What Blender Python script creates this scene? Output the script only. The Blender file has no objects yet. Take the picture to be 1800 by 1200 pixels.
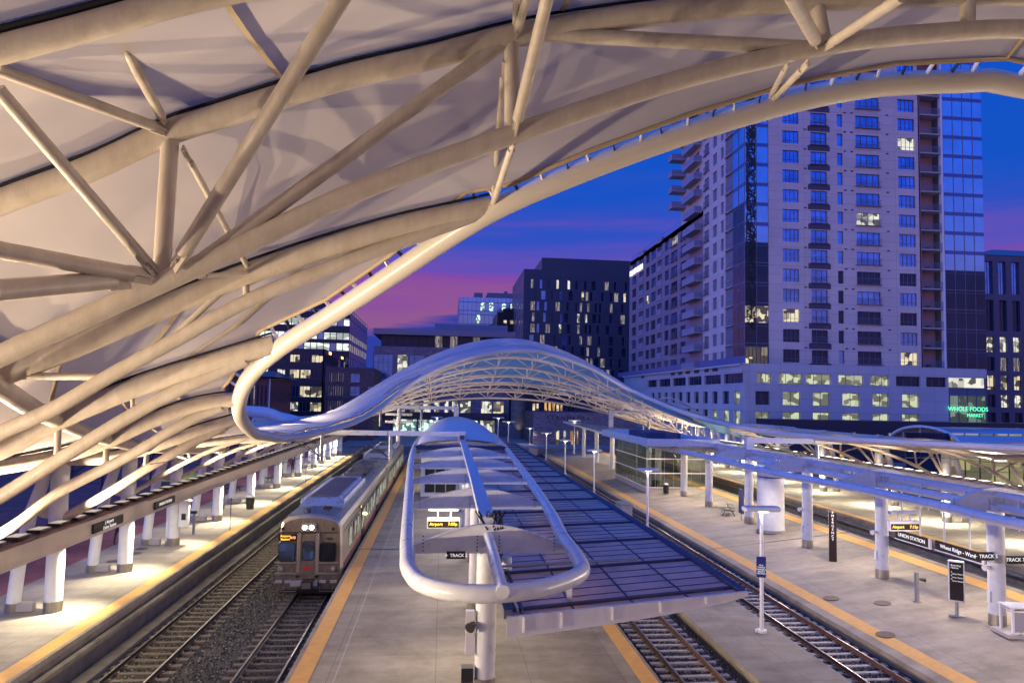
import bpy, math, random
PX_ = 1/1200
from mathutils import Vector, Matrix
random.seed(7)
R = math.radians
# ---------------------------------------------------------------- camera
CAM_H = 9.7
YAW, PITCH, ROLL = R(5.72), R(3.43), R(1.12)
sc = bpy.context.scene
col = sc.collection
cd = bpy.data.cameras.new("camera")
cam = bpy.data.objects.new("camera", cd)
col.objects.link(cam)
sc.camera = cam
d_ = Vector((math.sin(YAW)*math.cos(PITCH), math.cos(YAW)*math.cos(PITCH), math.sin(PITCH)))
r_ = Vector((math.cos(YAW), -math.sin(YAW), 0)); u_ = r_.cross(d_)
CR = r_*math.cos(ROLL)+u_*math.sin(ROLL); CU = -r_*math.sin(ROLL)+u_*math.cos(ROLL); CD = d_
cam.matrix_world = Matrix(((CR.x, CU.x, -CD.x, 0), (CR.y, CU.y, -CD.y, 0), (CR.z, CU.z, -CD.z, CAM_H), (0, 0, 0, 1)))
cd.sensor_width = 36; cd.lens = 24; cd.shift_y = 28/1800
cd.clip_end = 3000; cd.clip_start = 0.05
# ---------------------------------------------------------------- exposure
sc.view_settings.view_transform = 'Standard'; sc.view_settings.look = 'None'
sc.view_settings.exposure = 0.5; sc.view_settings.gamma = 1
sc.render.engine = 'CYCLES'
sc.cycles.max_bounces = 6; sc.cycles.diffuse_bounces = 3; sc.cycles.glossy_bounces = 3
sc.cycles.transmission_bounces = 4; sc.cycles.transparent_max_bounces = 8
sc.cycles.sample_clamp_indirect = 3.0
sc.cycles.use_denoising = True
# ---------------------------------------------------------------- dusk sky
def srgb(r, g, b):
    f = lambda c: (c/255/12.92 if c/255 <= .04045 else ((c/255+.055)/1.055)**2.4)
    return (f(r), f(g), f(b), 1)
w = bpy.data.worlds.new("World"); sc.world = w; w.use_nodes = True
nt = w.node_tree; N = nt.nodes; L = nt.links; N.clear()
out = N.new('ShaderNodeOutputWorld'); bg = N.new('ShaderNodeBackground'); L.new(bg.outputs[0], out.inputs[0])
tc = N.new('ShaderNodeTexCoord'); sep = N.new('ShaderNodeSeparateXYZ'); L.new(tc.outputs['Generated'], sep.inputs[0])
mp = N.new('ShaderNodeMapping'); mp.inputs['Scale'].default_value = (1.2, 1.2, 14); mp.inputs['Rotation'].default_value = (0, R(-9), 0)
L.new(tc.outputs['Generated'], mp.inputs[0])
nz = N.new('ShaderNodeTexNoise'); nz.inputs['Scale'].default_value = 2.2; nz.inputs['Detail'].default_value = 5; nz.inputs['Roughness'].default_value = .55
L.new(mp.outputs[0], nz.inputs[0])
def mth(op, a, b=None, c=None, clamp=False):
    m = N.new('ShaderNodeMath'); m.operation = op; m.use_clamp = clamp
    for i, v in enumerate((a, b, c)):
        if v is None: continue
        if hasattr(v, 'links') or hasattr(v, 'node'): L.new(v, m.inputs[i])
        else: m.inputs[i].default_value = v
    return m.outputs[0]
warp = mth('MULTIPLY', mth('SUBTRACT', nz.outputs['Fac'], .5), .15)
elev = mth('ADD', sep.outputs['Z'], warp)
ramp = N.new('ShaderNodeValToRGB'); L.new(elev, ramp.inputs[0])
cr = ramp.color_ramp
stops = [(0.0, (60, 50, 110)), (0.10, (124, 76, 124)), (0.135, (120, 68, 134)), (0.165, (110, 62, 144)), (0.20, (82, 68, 158)), (0.245, (42, 68, 166)), (0.31, (16, 70, 170)), (0.46, (7, 68, 172)), (.75, (48, 98, 205)), (1.0, (66, 112, 222))]
cr.elements[0].position = 0; cr.elements[0].color = srgb(*stops[0][1])
cr.elements[1].position = 1; cr.elements[1].color = srgb(*stops[-1][1])
for p, c in stops[1:-1]:
    e = cr.elements.new(p); e.color = srgb(*c)
# the low slate-blue cloud bank, its upper edge sloping up to the right
bank = mth('SUBTRACT', sep.outputs['Z'], mth('ADD', .108, mth('MULTIPLY', sep.outputs['X'], .16)))
bank = mth('ADD', bank, mth('MULTIPLY', warp, .35))
mk = N.new('ShaderNodeMapRange'); mk.inputs['From Min'].default_value = -.004; mk.inputs['From Max'].default_value = .006
L.new(bank, mk.inputs['Value'])
ml = N.new('ShaderNodeMapRange'); ml.inputs['From Min'].default_value = .09; ml.inputs['From Max'].default_value = .2   # only on the left
L.new(sep.outputs['X'], ml.inputs['Value'])
keep = mth('MAXIMUM', mk.outputs[0], ml.outputs[0])
mix = N.new('ShaderNodeMix'); mix.data_type = 'RGBA'; L.new(keep, mix.inputs[0])
mix.inputs[6].default_value = srgb(38, 52, 138); L.new(ramp.outputs[0], mix.inputs[7])
# the southern half of the dusk sky (behind the camera) is paler; the zenith is brighter than the band above the skyline
ramp2 = N.new('ShaderNodeValToRGB'); L.new(elev, ramp2.inputs[0]); cr2 = ramp2.color_ramp
cr2.elements[0].position = 0; cr2.elements[0].color = srgb(128, 98, 130); cr2.elements[1].position = 1; cr2.elements[1].color = srgb(66, 112, 222)
for p, c in ((.10, (150, 112, 150)), (.20, (118, 116, 205)), (.30, (52, 104, 222)), (.6, (50, 104, 220))):
    e = cr2.elements.new(p); e.color = srgb(*c)
ms = N.new('ShaderNodeMapRange'); ms.inputs['From Min'].default_value = .15; ms.inputs['From Max'].default_value = -.25; L.new(sep.outputs['Y'], ms.inputs['Value'])
mw_ = N.new('ShaderNodeMapRange'); mw_.inputs['From Min'].default_value = -.3; mw_.inputs['From Max'].default_value = -.6; L.new(sep.outputs['X'], mw_.inputs['Value'])
south = mth('MAXIMUM', mth('MULTIPLY', ms.outputs[0], .3), mth('MULTIPLY', mw_.outputs[0], 1.25))
mix2 = N.new('ShaderNodeMix'); mix2.data_type = 'RGBA'; L.new(mth('MAXIMUM', ms.outputs[0], mw_.outputs[0]), mix2.inputs[0]); L.new(mix.outputs[2], mix2.inputs[6]); L.new(ramp2.outputs[0], mix2.inputs[7])
mz_ = N.new('ShaderNodeMapRange'); mz_.inputs['From Min'].default_value = .42; mz_.inputs['From Max'].default_value = .65; mz_.inputs['To Min'].default_value = 1; mz_.inputs['To Max'].default_value = .62
L.new(sep.outputs['Z'], mz_.inputs['Value'])
L.new(mix2.outputs[2], bg.inputs[0]); L.new(mth('MULTIPLY', mz_.outputs[0], mth('ADD', 1.0, south)), bg.inputs[1])

# ---------------------------------------------------------------- ray helpers: pixel of the 1800x1200 view -> point on a world plane
def ray(px, py): return CD + CR*((px-900)/1200) + CU*((628-py)/1200)
def at_z(px, py, z): v = ray(px, py); t = (z-CAM_H)/v.z; return Vector((t*v.x, t*v.y, z))
def at_y(px, py, Y): v = ray(px, py); t = Y/v.y; return Vector((t*v.x, Y, CAM_H+t*v.z))
def at_x(px, py, X): v = ray(px, py); t = X/v.x; return Vector((X, t*v.y, CAM_H+t*v.z))

# ---------------------------------------------------------------- mesh builder
class MB:
    def __init__(s): s.v = []; s.f = []; s.m = []; s.sm = []
    def add(s, vs, fs, mi=0, smooth=False):
        b = len(s.v); s.v += [tuple(v) for v in vs]
        for f in fs: s.f.append([b+i for i in f]); s.m.append(mi); s.sm.append(smooth)
        return s
    def box(s, x0, x1, y0, y1, z0, z1, mi=0):
        x0, x1 = sorted((x0, x1)); y0, y1 = sorted((y0, y1)); z0, z1 = sorted((z0, z1))
        return s.add([(x0,y0,z0),(x1,y0,z0),(x1,y1,z0),(x0,y1,z0),(x0,y0,z1),(x1,y0,z1),(x1,y1,z1),(x0,y1,z1)],
              [(0,3,2,1),(4,5,6,7),(0,1,5,4),(1,2,6,5),(2,3,7,6),(3,0,4,7)], mi)
    def bevbox(s, x0, x1, y0, y1, z0, z1, b=.02, mi=0):
        x0, x1 = sorted((x0, x1)); y0, y1 = sorted((y0, y1)); z0, z1 = sorted((z0, z1))
        rings = [(z0, b), (z0+b, 0), (z1-b, 0), (z1, b)]; vs = []
        for z, i in rings:
            vs += [(x0+i+b,y0+i,z),(x1-i-b,y0+i,z),(x1-i,y0+i+b,z),(x1-i,y1-i-b,z),(x1-i-b,y1-i,z),(x0+i+b,y1-i,z),(x0+i,y1-i-b,z),(x0+i,y0+i+b,z)]
        fs = [tuple(range(7,-1,-1)), tuple(range(24,32))]
        for k in range(3):
            for j in range(8): fs.append((k*8+j, k*8+(j+1)%8, k*8+8+(j+1)%8, k*8+8+j))
        return s.add(vs, fs, mi)
    def beam(s, a, b, w, h, up=(0,0,1), mi=0):
        a, b = Vector(a), Vector(b); t = (b-a).normalized(); up = Vector(up)
        if abs(t.dot(up)) > .98: up = Vector((0,1,0))
        x = t.cross(up).normalized()*w/2; z = x.cross(t).normalized()*h/2
        vs = [a-x-z, a+x-z, a+x+z, a-x+z, b-x-z, b+x-z, b+x+z, b-x+z]
        return s.add(vs, [(0,1,2,3),(7,6,5,4),(0,4,5,1),(1,5,6,2),(2,6,7,3),(3,7,4,0)], mi)
    def tube(s, pts, rad, n=12, closed=False, caps=True, mi=0):
        pts = [Vector(p) for p in pts]; m = len(pts)
        rads = rad if isinstance(rad, (list, tuple)) else [rad]*m
        tang = []
        for i in range(m):
            a = pts[(i-1) % m] if (closed or i > 0) else pts[0]
            b = pts[(i+1) % m] if (closed or i < m-1) else pts[-1]
            tang.append((b-a).normalized())
        up = Vector((0,0,1))
        if abs(tang[0].dot(up)) > .95: up = Vector((0,1,0))
        nrm = (up - tang[0]*up.dot(tang[0])).normalized(); vs = []
        for i in range(m):
            t = tang[i]; nrm = (nrm - t*nrm.dot(t)).normalized(); bi = t.cross(nrm)
            for k in range(n):
                a = 2*math.pi*k/n; vs.append(pts[i]+(nrm*math.cos(a)+bi*math.sin(a))*rads[i])
        fs = []
        for i in range(m if closed else m-1):
            j = (i+1) % m
            for k in range(n): fs.append((i*n+k, i*n+(k+1)%n, j*n+(k+1)%n, j*n+k))
        s.add(vs, fs, mi, True)
        if caps and not closed:
            s.add(vs[:n], [tuple(range(n-1,-1,-1))], mi); s.add(vs[-n:], [tuple(range(n))], mi)
        return s
    def cyl(s, x, y, z0, z1, r, n=24, mi=0, r1=None): return s.tube([(x,y,z0),(x,y,z1)], [r, r if r1 is None else r1], n, mi=mi)
    def prism(s, poly, ax, d0, d1, mi=0):
        def p3(p, d): return {'x': (d, p[0], p[1]), 'y': (p[0], d, p[1]), 'z': (p[0], p[1], d)}[ax]
        n = len(poly); vs = [p3(p, d0) for p in poly]+[p3(p, d1) for p in poly]
        return s.add(vs, [tuple(range(n)), tuple(range(2*n-1, n-1, -1))]+[(i, i+n, (i+1)%n+n, (i+1)%n) for i in range(n)], mi)
    def quad(s, a, b, c, d, mi=0): return s.add([a,b,c,d], [(0,1,2,3)], mi)
    def sphere(s, c, r, n=12, sz=1, mi=0):
        c = Vector(c); vs = []; m = n//2
        for i in range(m+1):
            for k in range(n):
                a, b = math.pi*i/m, 2*math.pi*k/n
                vs.append(c+Vector((r*math.sin(a)*math.cos(b), r*math.sin(a)*math.sin(b), r*sz*math.cos(a))))
        return s.add(vs, [(i*n+k, i*n+n+k, i*n+n+(k+1)%n, i*n+(k+1)%n) for i in range(m) for k in range(n)], mi, True)
    def build(s, name, mats, parent=None, fix=True):
        me = bpy.data.meshes.new(name); me.from_pydata(s.v, [], s.f); 
        for m in (mats if isinstance(mats, (list, tuple)) else [mats]): me.materials.append(m)
        me.polygons.foreach_set('material_index', s.m); me.polygons.foreach_set('use_smooth', s.sm)
        if fix and len(s.f) < 60000:
            import bmesh
            bm = bmesh.new(); bm.from_mesh(me); bmesh.ops.recalc_face_normals(bm, faces=bm.faces); bm.to_mesh(me); bm.free()
        me.update()
        o = bpy.data.objects.new(name, me); col.objects.link(o)
        if parent is not None: o.parent = parent; o.matrix_parent_inverse = parent.matrix_world.inverted() if parent.matrix_world != Matrix() else Matrix()
        return o
def tag(o, label, cat, group=None):
    o['label'] = label; o['category'] = cat
    if group: o['group'] = group
    return o
def thing(name, label, cat, loc=(0,0,0), group=None, rz=0):
    o = bpy.data.objects.new(name, None); col.objects.link(o); o.empty_display_size = .3
    o.location = loc; o.rotation_euler = (0,0,rz); return tag(o, label, cat, group)
def struct(name, mb, mat, kind='structure'):
    o = mb.build(name, mat); o['kind'] = kind; return o
def kids(o): return [c for c in bpy.data.objects if c.parent == o]
def copy_tree(o, loc=None, label=None, group=None, rz=None, parent=None, deep=True):
    c = o.copy(); col.objects.link(c)
    if parent is not None: c.parent = parent
    if loc is not None: c.location = loc
    if rz is not None: c.rotation_euler = (0,0,rz)
    if label: c['label'] = label
    if group: c['group'] = group
    for ch in kids(o) if deep else []:
        copy_tree(ch, parent=c)
    return c
def smoothpath(pts, n=8):
    pts = [Vector(p) for p in pts]; h = [max(1e-4, (b-a).length) for a, b in zip(pts, pts[1:])]; k = len(pts); tg = []
    for i in range(k):
        if i == 0: tg.append((pts[1]-pts[0])/h[0])
        elif i == k-1: tg.append((pts[-1]-pts[-2])/h[-1])
        else: tg.append(((pts[i]-pts[i-1])/h[i-1]*h[i]+(pts[i+1]-pts[i])/h[i]*h[i-1])/(h[i-1]+h[i]))
    o = []
    for i in range(k-1):
        for j in range(n):
            t = j/n; t2 = t*t; t3 = t2*t
            o.append(pts[i]*(2*t3-3*t2+1)+tg[i]*h[i]*(t3-2*t2+t)+pts[i+1]*(3*t2-2*t3)+tg[i+1]*h[i]*(t3-t2))
    o.append(pts[-1]); return o
def lerp(a, b, t): return a+(b-a)*t

# ---------------------------------------------------------------- materials
MATS = {}
def mat(name, c, rough=.6, metal=0, noise=0, nscale=4, bump=0, bscale=30, emit=0, ecol=None, spec=None, stretch=(1,1,1), c2=None, trans=0, coat=0):
    if name in MATS: return MATS[name]
    m = bpy.data.materials.new(name); m.use_nodes = True; t = m.node_tree; n = t.nodes; b = n['Principled BSDF']
    b.inputs['Base Color'].default_value = (*c, 1); b.inputs['Roughness'].default_value = rough; b.inputs['Metallic'].default_value = metal
    if spec is not None: b.inputs['Specular IOR Level'].default_value = spec
    if coat: b.inputs['Coat Weight'].default_value = coat; b.inputs['Coat Roughness'].default_value = .15
    tcn = n.new('ShaderNodeNewGeometry'); mpn = n.new('ShaderNodeMapping'); mpn.inputs['Scale'].default_value = stretch
    t.links.new(tcn.outputs['Position'], mpn.inputs[0])
    if noise or c2:
        nn = n.new('ShaderNodeTexNoise'); nn.inputs['Scale'].default_value = nscale; nn.inputs['Detail'].default_value = 8; nn.inputs['Roughness'].default_value = .62
        t.links.new(mpn.outputs[0], nn.inputs[0])
        rp = n.new('ShaderNodeValToRGB'); e = rp.color_ramp.elements
        d = c2 or tuple(x*(1-noise) for x in c); u = c if c2 else tuple(min(1, x*(1+noise)) for x in c)
        e[0].position = .3; e[0].color = (*d, 1); e[1].position = .72; e[1].color = (*u, 1)
        t.links.new(nn.outputs['Fac'], rp.inputs[0]); t.links.new(rp.outputs[0], b.inputs['Base Color'])
        rr = n.new('ShaderNodeMapRange'); rr.inputs['To Min'].default_value = max(0, rough-.12); rr.inputs['To Max'].default_value = min(1, rough+.12)
        t.links.new(nn.outputs['Fac'], rr.inputs['Value']); t.links.new(rr.outputs[0], b.inputs['Roughness'])
    if bump:
        bn = n.new('ShaderNodeTexNoise'); bn.inputs['Scale'].default_value = bscale; bn.inputs['Detail'].default_value = 5
        t.links.new(mpn.outputs[0], bn.inputs[0]); bp = n.new('ShaderNodeBump'); bp.inputs['Strength'].default_value = bump; bp.inputs['Distance'].default_value = .02
        t.links.new(bn.outputs['Fac'], bp.inputs['Height']); t.links.new(bp.outputs[0], b.inputs['Normal'])
    if emit:
        b.inputs['Emission Color'].default_value = (*(ecol or c), 1); b.inputs['Emission Strength'].default_value = emit
    MATS[name] = m; return m
def litmat(name, c, strength, scale=1.2, dark=.15, c2=None, stretch=(1,1,1)):
    """a lit room seen through a window: uneven warm light with darker furniture-like patches"""
    m = mat(name, (.03,.03,.035), .2); t = m.node_tree; n = t.nodes; b = n['Principled BSDF']
    tcn = n.new('ShaderNodeNewGeometry'); mpn = n.new('ShaderNodeMapping'); mpn.inputs['Scale'].default_value = stretch
    v = n.new('ShaderNodeTexVoronoi'); v.distance = 'CHEBYCHEV'; v.inputs['Scale'].default_value = scale*1.7; v.inputs['Randomness'].default_value = .9
    t.links.new(tcn.outputs['Position'], mpn.inputs[0]); t.links.new(mpn.outputs[0], v.inputs[0])
    rp = n.new('ShaderNodeValToRGB'); e = rp.color_ramp.elements; rp.color_ramp.interpolation = 'EASE'
    e[0].position = .3; e[0].color = (*[x*dark for x in (c2 or c)], 1); e[1].position = .8; e[1].color = (*c, 1)
    sp = n.new('ShaderNodeSeparateColor'); t.links.new(v.outputs['Color'], sp.inputs[0])
    t.links.new(sp.outputs[0], rp.inputs[0]); t.links.new(rp.outputs[0], b.inputs['Emission Color']); b.inputs['Emission Strength'].default_value = strength
    return m
PAINT = mat('cream_steel_paint', (.60,.53,.45), .40, c2=(.46,.39,.32), nscale=2.6, bump=.25, bscale=14, stretch=(1.6,1.6,.45))
WHITE = mat('white_steel_paint', (.74,.74,.76), .35, noise=.06, nscale=3, bump=.04, bscale=12)
SILVER = mat('silver_steel_paint', (.62,.64,.68), .3, noise=.08, nscale=3, coat=.25)
STEEL = mat('brushed_steel', (.45,.42,.38), .32, metal=.9, noise=.2, nscale=20, stretch=(1,1,.1))
DARK = mat('black_metal', (.02,.02,.024), .4)
RUBBER = mat('black_rubber', (.012,.012,.014), .75)
GALV = mat('galvanised_steel', (.30,.31,.34), .45, metal=.6, noise=.12, nscale=6)
LAMPW = mat('lamp_glow_warm', (1,.9,.75), .5, emit=14, ecol=(1,.86,.62))
LAMPC = mat('lamp_glow_cool', (1,.97,.92), .5, emit=10, ecol=(1,.96,.88))
TXTW = mat('white_lettering', (.85,.85,.85), .5, emit=.5, ecol=(.9,.9,.9))
BLACKSIGN = mat('black_sign_face', (.012,.011,.012), .35)
AMBER = mat('amber_led_text', (.9,.5,.05), .5, emit=1.6, ecol=(1,.55,.06))
REDLED = mat('red_led_text', (.9,.2,.05), .5, emit=3.5, ecol=(1,.25,.08))
def text(body, size, m, parent, loc, rot, name='lettering', ext=.01, ax='CENTER', sx=1):
    cu = bpy.data.curves.new(name, 'FONT'); cu.body = body; cu.size = size; cu.extrude = ext; cu.align_x = ax; cu.align_y = 'CENTER'
    cu.materials.append(m); o = bpy.data.objects.new(name, cu); col.objects.link(o)
    me = bpy.data.meshes.new_from_object(o.evaluated_get(bpy.context.evaluated_depsgraph_get())); bpy.data.objects.remove(o)
    me.materials.clear(); me.materials.append(m)
    o = bpy.data.objects.new(name, me); col.objects.link(o)
    o.parent = parent; o.location = loc; o.rotation_euler = rot; o.scale = (sx,1,1); return o
def spot(loc, target, power, colr, angle=90, blend=.6, size=.15, name='lamp'):
    l = bpy.data.lights.new(name, 'SPOT'); l.energy = power; l.color = colr; l.spot_size = R(angle); l.spot_blend = blend; l.shadow_soft_size = size
    o = bpy.data.objects.new(name, l); col.objects.link(o); o.location = loc
    o.rotation_euler = (Vector(target)-Vector(loc)).to_track_quat('-Z', 'Y').to_euler(); return o
def area(loc, target, power, colr, sx=.5, sy=.5, name='lamp', spread=None):
    l = bpy.data.lights.new(name, 'AREA'); l.shape = 'RECTANGLE'; l.size = sx; l.size_y = sy; l.energy = power; l.color = colr
    if spread: l.spread = R(spread)
    o = bpy.data.objects.new(name, l); col.objects.link(o); o.location = loc
    o.rotation_euler = (Vector(target)-Vector(loc)).to_track_quat('-Z', 'Y').to_euler(); return o
WARM = (1, .78, .53); NEUT = (1, .88, .64); CREAM = (1, .90, .60)
# ================================================================ GROUND, PLATFORMS, TRACKS
CONC = mat('platform_concrete', (.37,.32,.275), .72, c2=(.20,.168,.145), nscale=.55, bump=.15, bscale=25, stretch=(.35,1.6,1))
def add_joints(m, sx, sy, dark=.55):
    t = m.node_tree; n = t.nodes; b = n['Principled BSDF']; src = b.inputs['Base Color'].links[0].from_socket
    tcn = n.new('ShaderNodeTexCoord'); br = n.new('ShaderNodeTexBrick'); br.offset = 0
    br.inputs['Color1'].default_value = (1,1,1,1); br.inputs['Color2'].default_value = (.9,.9,.9,1); br.inputs['Mortar'].default_value = (dark,)*3+(1,)
    br.inputs['Scale'].default_value = 1; br.inputs['Mortar Size'].default_value = .012; br.inputs['Brick Width'].default_value = sx; br.inputs['Row Height'].default_value = sy
    t.links.new(tcn.outputs['Object'], br.inputs[0]); mx = n.new('ShaderNodeMix'); mx.data_type = 'RGBA'; mx.blend_type = 'MULTIPLY'; mx.inputs[0].default_value = 1
    t.links.new(src, mx.inputs[6]); t.links.new(br.outputs[0], mx.inputs[7])
    # stains, broad streaks and small spots
    st = n.new('ShaderNodeTexNoise'); st.inputs['Scale'].default_value = .7; st.inputs['Detail'].default_value = 12; st.inputs['Roughness'].default_value = .75
    t.links.new(tcn.outputs['Object'], st.inputs[0]); rp = n.new('ShaderNodeValToRGB'); rp.color_ramp.elements[0].position = .30; rp.color_ramp.elements[0].color = (.5,.47,.43,1); rp.color_ramp.elements[1].position = .6; rp.color_ramp.elements[1].color = (1,1,1,1)
    t.links.new(st.outputs['Fac'], rp.inputs[0]); mx2 = n.new('ShaderNodeMix'); mx2.data_type = 'RGBA'; mx2.blend_type = 'MULTIPLY'; mx2.inputs[0].default_value = .8
    t.links.new(mx.outputs[2], mx2.inputs[6]); t.links.new(rp.outputs[0], mx2.inputs[7]); t.links.new(mx2.outputs[2], b.inputs['Base Color'])
add_joints(CONC, 3.2, 4.6)
CWALL = mat('platform_wall_concrete', (.24,.21,.19), .8, c2=(.11,.10,.09), nscale=1.5, bump=.3, bscale=12)
YEL = mat('yellow_tactile_paving', (.60,.32,.09), .7, noise=.12, nscale=3, bump=.5, bscale=60)
EDGE = mat('grey_edge_stone', (.36,.33,.33), .7, noise=.12, nscale=3)
PLAZA = mat('plaza_paving', (.36,.14,.13), .9, c2=(.2,.08,.08), nscale=.3, bump=.1, spec=.1)
add_joints(PLAZA, 2.5, 2.5, .7)
GRAV = mat('track_ballast', (.10,.09,.082), .95, c2=(.03,.028,.026), nscale=24, bump=1, bscale=35)
m = MB(); m.box(-400, 500, -80, 900, -1.2, -.27); struct('ground', m, GRAV)
Y0, Y1 = -12, 118
def platform(x0, x1, z0, z1, yl=None, yr=None, y0=Y0, y1=Y1, name='platform'):
    m = MB(); e = .45   # lip stone
    m.add([(x0,y0,z0-.18),(x1,y0,z1-.18),(x1,y1,z1-.18),(x0,y1,z0-.18),(x0,y0,z0),(x1,y0,z1),(x1,y1,z1),(x0,y1,z0)], [(4,5,6,7),(0,1,5,4),(1,2,6,5),(2,3,7,6),(3,0,4,7)])
    struct(name, m, CONC)
    w = MB(); i = .12
    w.add([(x0+i,y0,-.3),(x1-i,y0,-.3),(x1-i,y1,-.3),(x0+i,y1,-.3),(x0+i,y0,z0-.19),(x1-i,y0,z1-.19),(x1-i,y1,z1-.19),(x0+i,y1,z0-.19)], [(4,5,6,7),(0,1,5,4),(1,2,6,5),(2,3,7,6),(3,0,4,7)])
    struct('platform_wall', w, CWALL)
platform(-17.6, -12.15, 1.3, 1.3)
platform(-4.42, 1.7, 1.3, 1.3)
platform(1.7, 7.65, .2, .2)
platform(11.05, 14.25, .2, .2)
platform(17.3, 26.95, .2, 1.3)
platform(31.0, 95, 1.3, 1.3)
# dark rub rails and ledges on the high platform walls
m = MB(); m.box(-12.12, -11.93, Y0, Y1, .72, .86); m.box(-12.12, -11.6, Y0, Y1, -.3, -.02); struct('platform_ledge', m, CWALL)
m = MB(); m.box(30.78, 30.98, Y0, Y1, .72, .86); m.box(30.4, 30.95, Y0, Y1, -.3, .25); struct('platform_ledge', m, CWALL)
def strip(x0, x1, za, zb, nm='tactile_strip', mt=None, t=.004):
    m = MB(); m.add([(x0,Y0,za+t),(x1,Y0,zb+t),(x1,Y1,zb+t),(x0,Y1,za+t)], [(0,1,2,3)]); struct(nm, m, mt or YEL)
strip(-12.82, -12.28, 1.3, 1.3); strip(-12.9, -12.86, 1.3, 1.3, 'paving_joint', CWALL); strip(-14.0, -13.97, 1.3, 1.3, 'paving_joint', CWALL)
strip(-4.27, -3.72, 1.3, 1.3); strip(-3.70, -3.66, 1.3, 1.3, 'paving_joint', CWALL); strip(-3.0, -2.97, 1.3, 1.3, 'paving_joint', EDGE)
strip(6.93, 7.53, .2, .2)
sl = 1.1/9.65
strip(17.75, 18.45, .2+.45*sl, .2+1.15*sl); strip(25.7, 26.5, .2+8.4*sl, .2+9.2*sl)
strip(31.15, 31.75, 1.3, 1.3)
m = MB(); m.add([(-300,-80,1.25),(-17.6,-80,1.25),(-17.6,420,1.25),(-300,420,1.25)], [(0,1,2,3)]); m.box(-17.8,-17.62,-80,420,-.3,1.24); struct('plaza_pavement', m, PLAZA)
m = MB(); m.box(-17.5, 110, 118.1, 420, -.3, 1.2); struct('plaza_pavement', m, mat('plaza_concrete', (.32,.29,.28), .8, c2=(.2,.18,.18), nscale=.5))
m = MB(); m.box(95, 400, -80, 420, -.3, 1.2); struct('street', m, mat('asphalt', (.06,.055,.06), .8, noise=.2, nscale=2, bump=.3, bscale=60))
# expansion joints across platforms
for (xa, xb, y, za, zb) in ((17.3,26.95,43.2,.2,1.3),(-4.42,1.7,38.5,1.3,1.3),(-17.6,-12.15,47.5,1.3,1.3)):
    m = MB(); m.add([(xa,y,za+.008),(xb,y,zb+.008),(xb,y+.16,zb+.008),(xa,y+.16,za+.008)], [(0,1,2,3)]); struct('expansion_joint', m, DARK)

RAILT = mat('worn_rail_top', (.33,.29,.27), .3, metal=.8, noise=.2, nscale=8)
RAILR = mat('rusty_rail_side', (.09,.038,.022), .7, noise=.3, nscale=10)
RAILG = mat('dark_oiled_rail', (.045,.035,.032), .5, metal=.3, noise=.3, nscale=10)
TIE = mat('concrete_sleeper', (.58,.51,.46), .85, c2=(.38,.33,.30), nscale=4, bump=.3, bscale=30)
TIE2 = mat('shaded_sleeper', (.22,.18,.15), .9, c2=(.12,.10,.085), nscale=4, bump=.3, bscale=30)  # sleeper concrete darkened to hold the shade of the track trenches
CLIP = mat('rail_clip_steel', (.35,.25,.15), .5, metal=.4)
def rail_mesh(x, rusty, name, root):
    prof = [(-.075,-.17),(.075,-.17),(.075,-.155),(.012,-.13),(.012,-.045),(.036,-.035),(.036,-.006),(.028,0),(-.028,0),(-.036,-.006),(-.036,-.035),(-.012,-.045),(-.012,-.13),(-.075,-.155)]
    m = MB(); n = len(prof); vs = [(x+a, Y0, b) for a, b in prof]+[(x+a, Y1, b) for a, b in prof]
    for i in range(n): m.add([vs[i], vs[(i+1)%n], vs[(i+1)%n+n], vs[i+n]], [(0,1,2,3)], 1 if 6 <= i <= 8 else 0)
    return m.build(name, [RAILR if rusty else RAILG, RAILT], root)
def track(xc, label, rusty=True, ystart=6, n_ind=100):
    root = thing('railway_track', label, 'railway track', (0,0,0), 'tracks between the platforms')
    for sx in (-1, 1): rail_mesh(xc+sx*.753, rusty, 'rail', root)
    me = None; ys = ystart
    for k in range(n_ind):
        if me is None:
            m = MB(); L2 = 1.28
            for (xa, xb, wa, wb, za, zb) in ((-L2,-.45,.15,.12,-.19,-.2),(-.45,.45,.12,.12,-.2,-.2),(.45,L2,.12,.15,-.2,-.19)):
                m.add([(xa,-wa,-.4),(xb,-wb,-.4),(xb,wb,-.4),(xa,wa,-.4),(xa,-wa+.03,za),(xb,-wb+.03,zb),(xb,wb-.03,zb),(xa,wa-.03,za)], [(4,5,6,7),(0,1,5,4),(1,2,6,5),(2,3,7,6),(3,0,4,7)])
            for sx in (-.753, .753):
                for q in (-.11, .11): m.box(sx+q-.035, sx+q+.035, -.05, .05, -.2, -.145, 1)
            o = m.build('sleeper', [TIE if rusty else TIE2, CLIP], root); me = o; o.location = (xc, ys, 0)
        else:
            o = me.copy(); col.objects.link(o); o.location = (xc, ys+.62*k+random.uniform(-.02,.02), random.uniform(-.008,.006)); o.rotation_euler = (0,0,random.uniform(-.01,.01))
    far = MB(); y = ys+.62*n_ind
    while y < Y1: far.box(xc-1.28, xc+1.28, y-.12, y+.12, -.35, -.2); y += .62
    o = far.build('sleepers', TIE, root); o['kind'] = 'stuff'
    return root
track(-10.45, 'dark railway track along the left platform edge', False)
track(-6.1, 'railway track the grey commuter train stands on', False)
track(9.36, 'railway track emerging under the glass roof at the bottom of the photo')
track(15.9, 'brown railed track beside the low paved strip with light poles')
track(28.9, 'sunken dark track between the far right platforms', False, 18)
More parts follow.
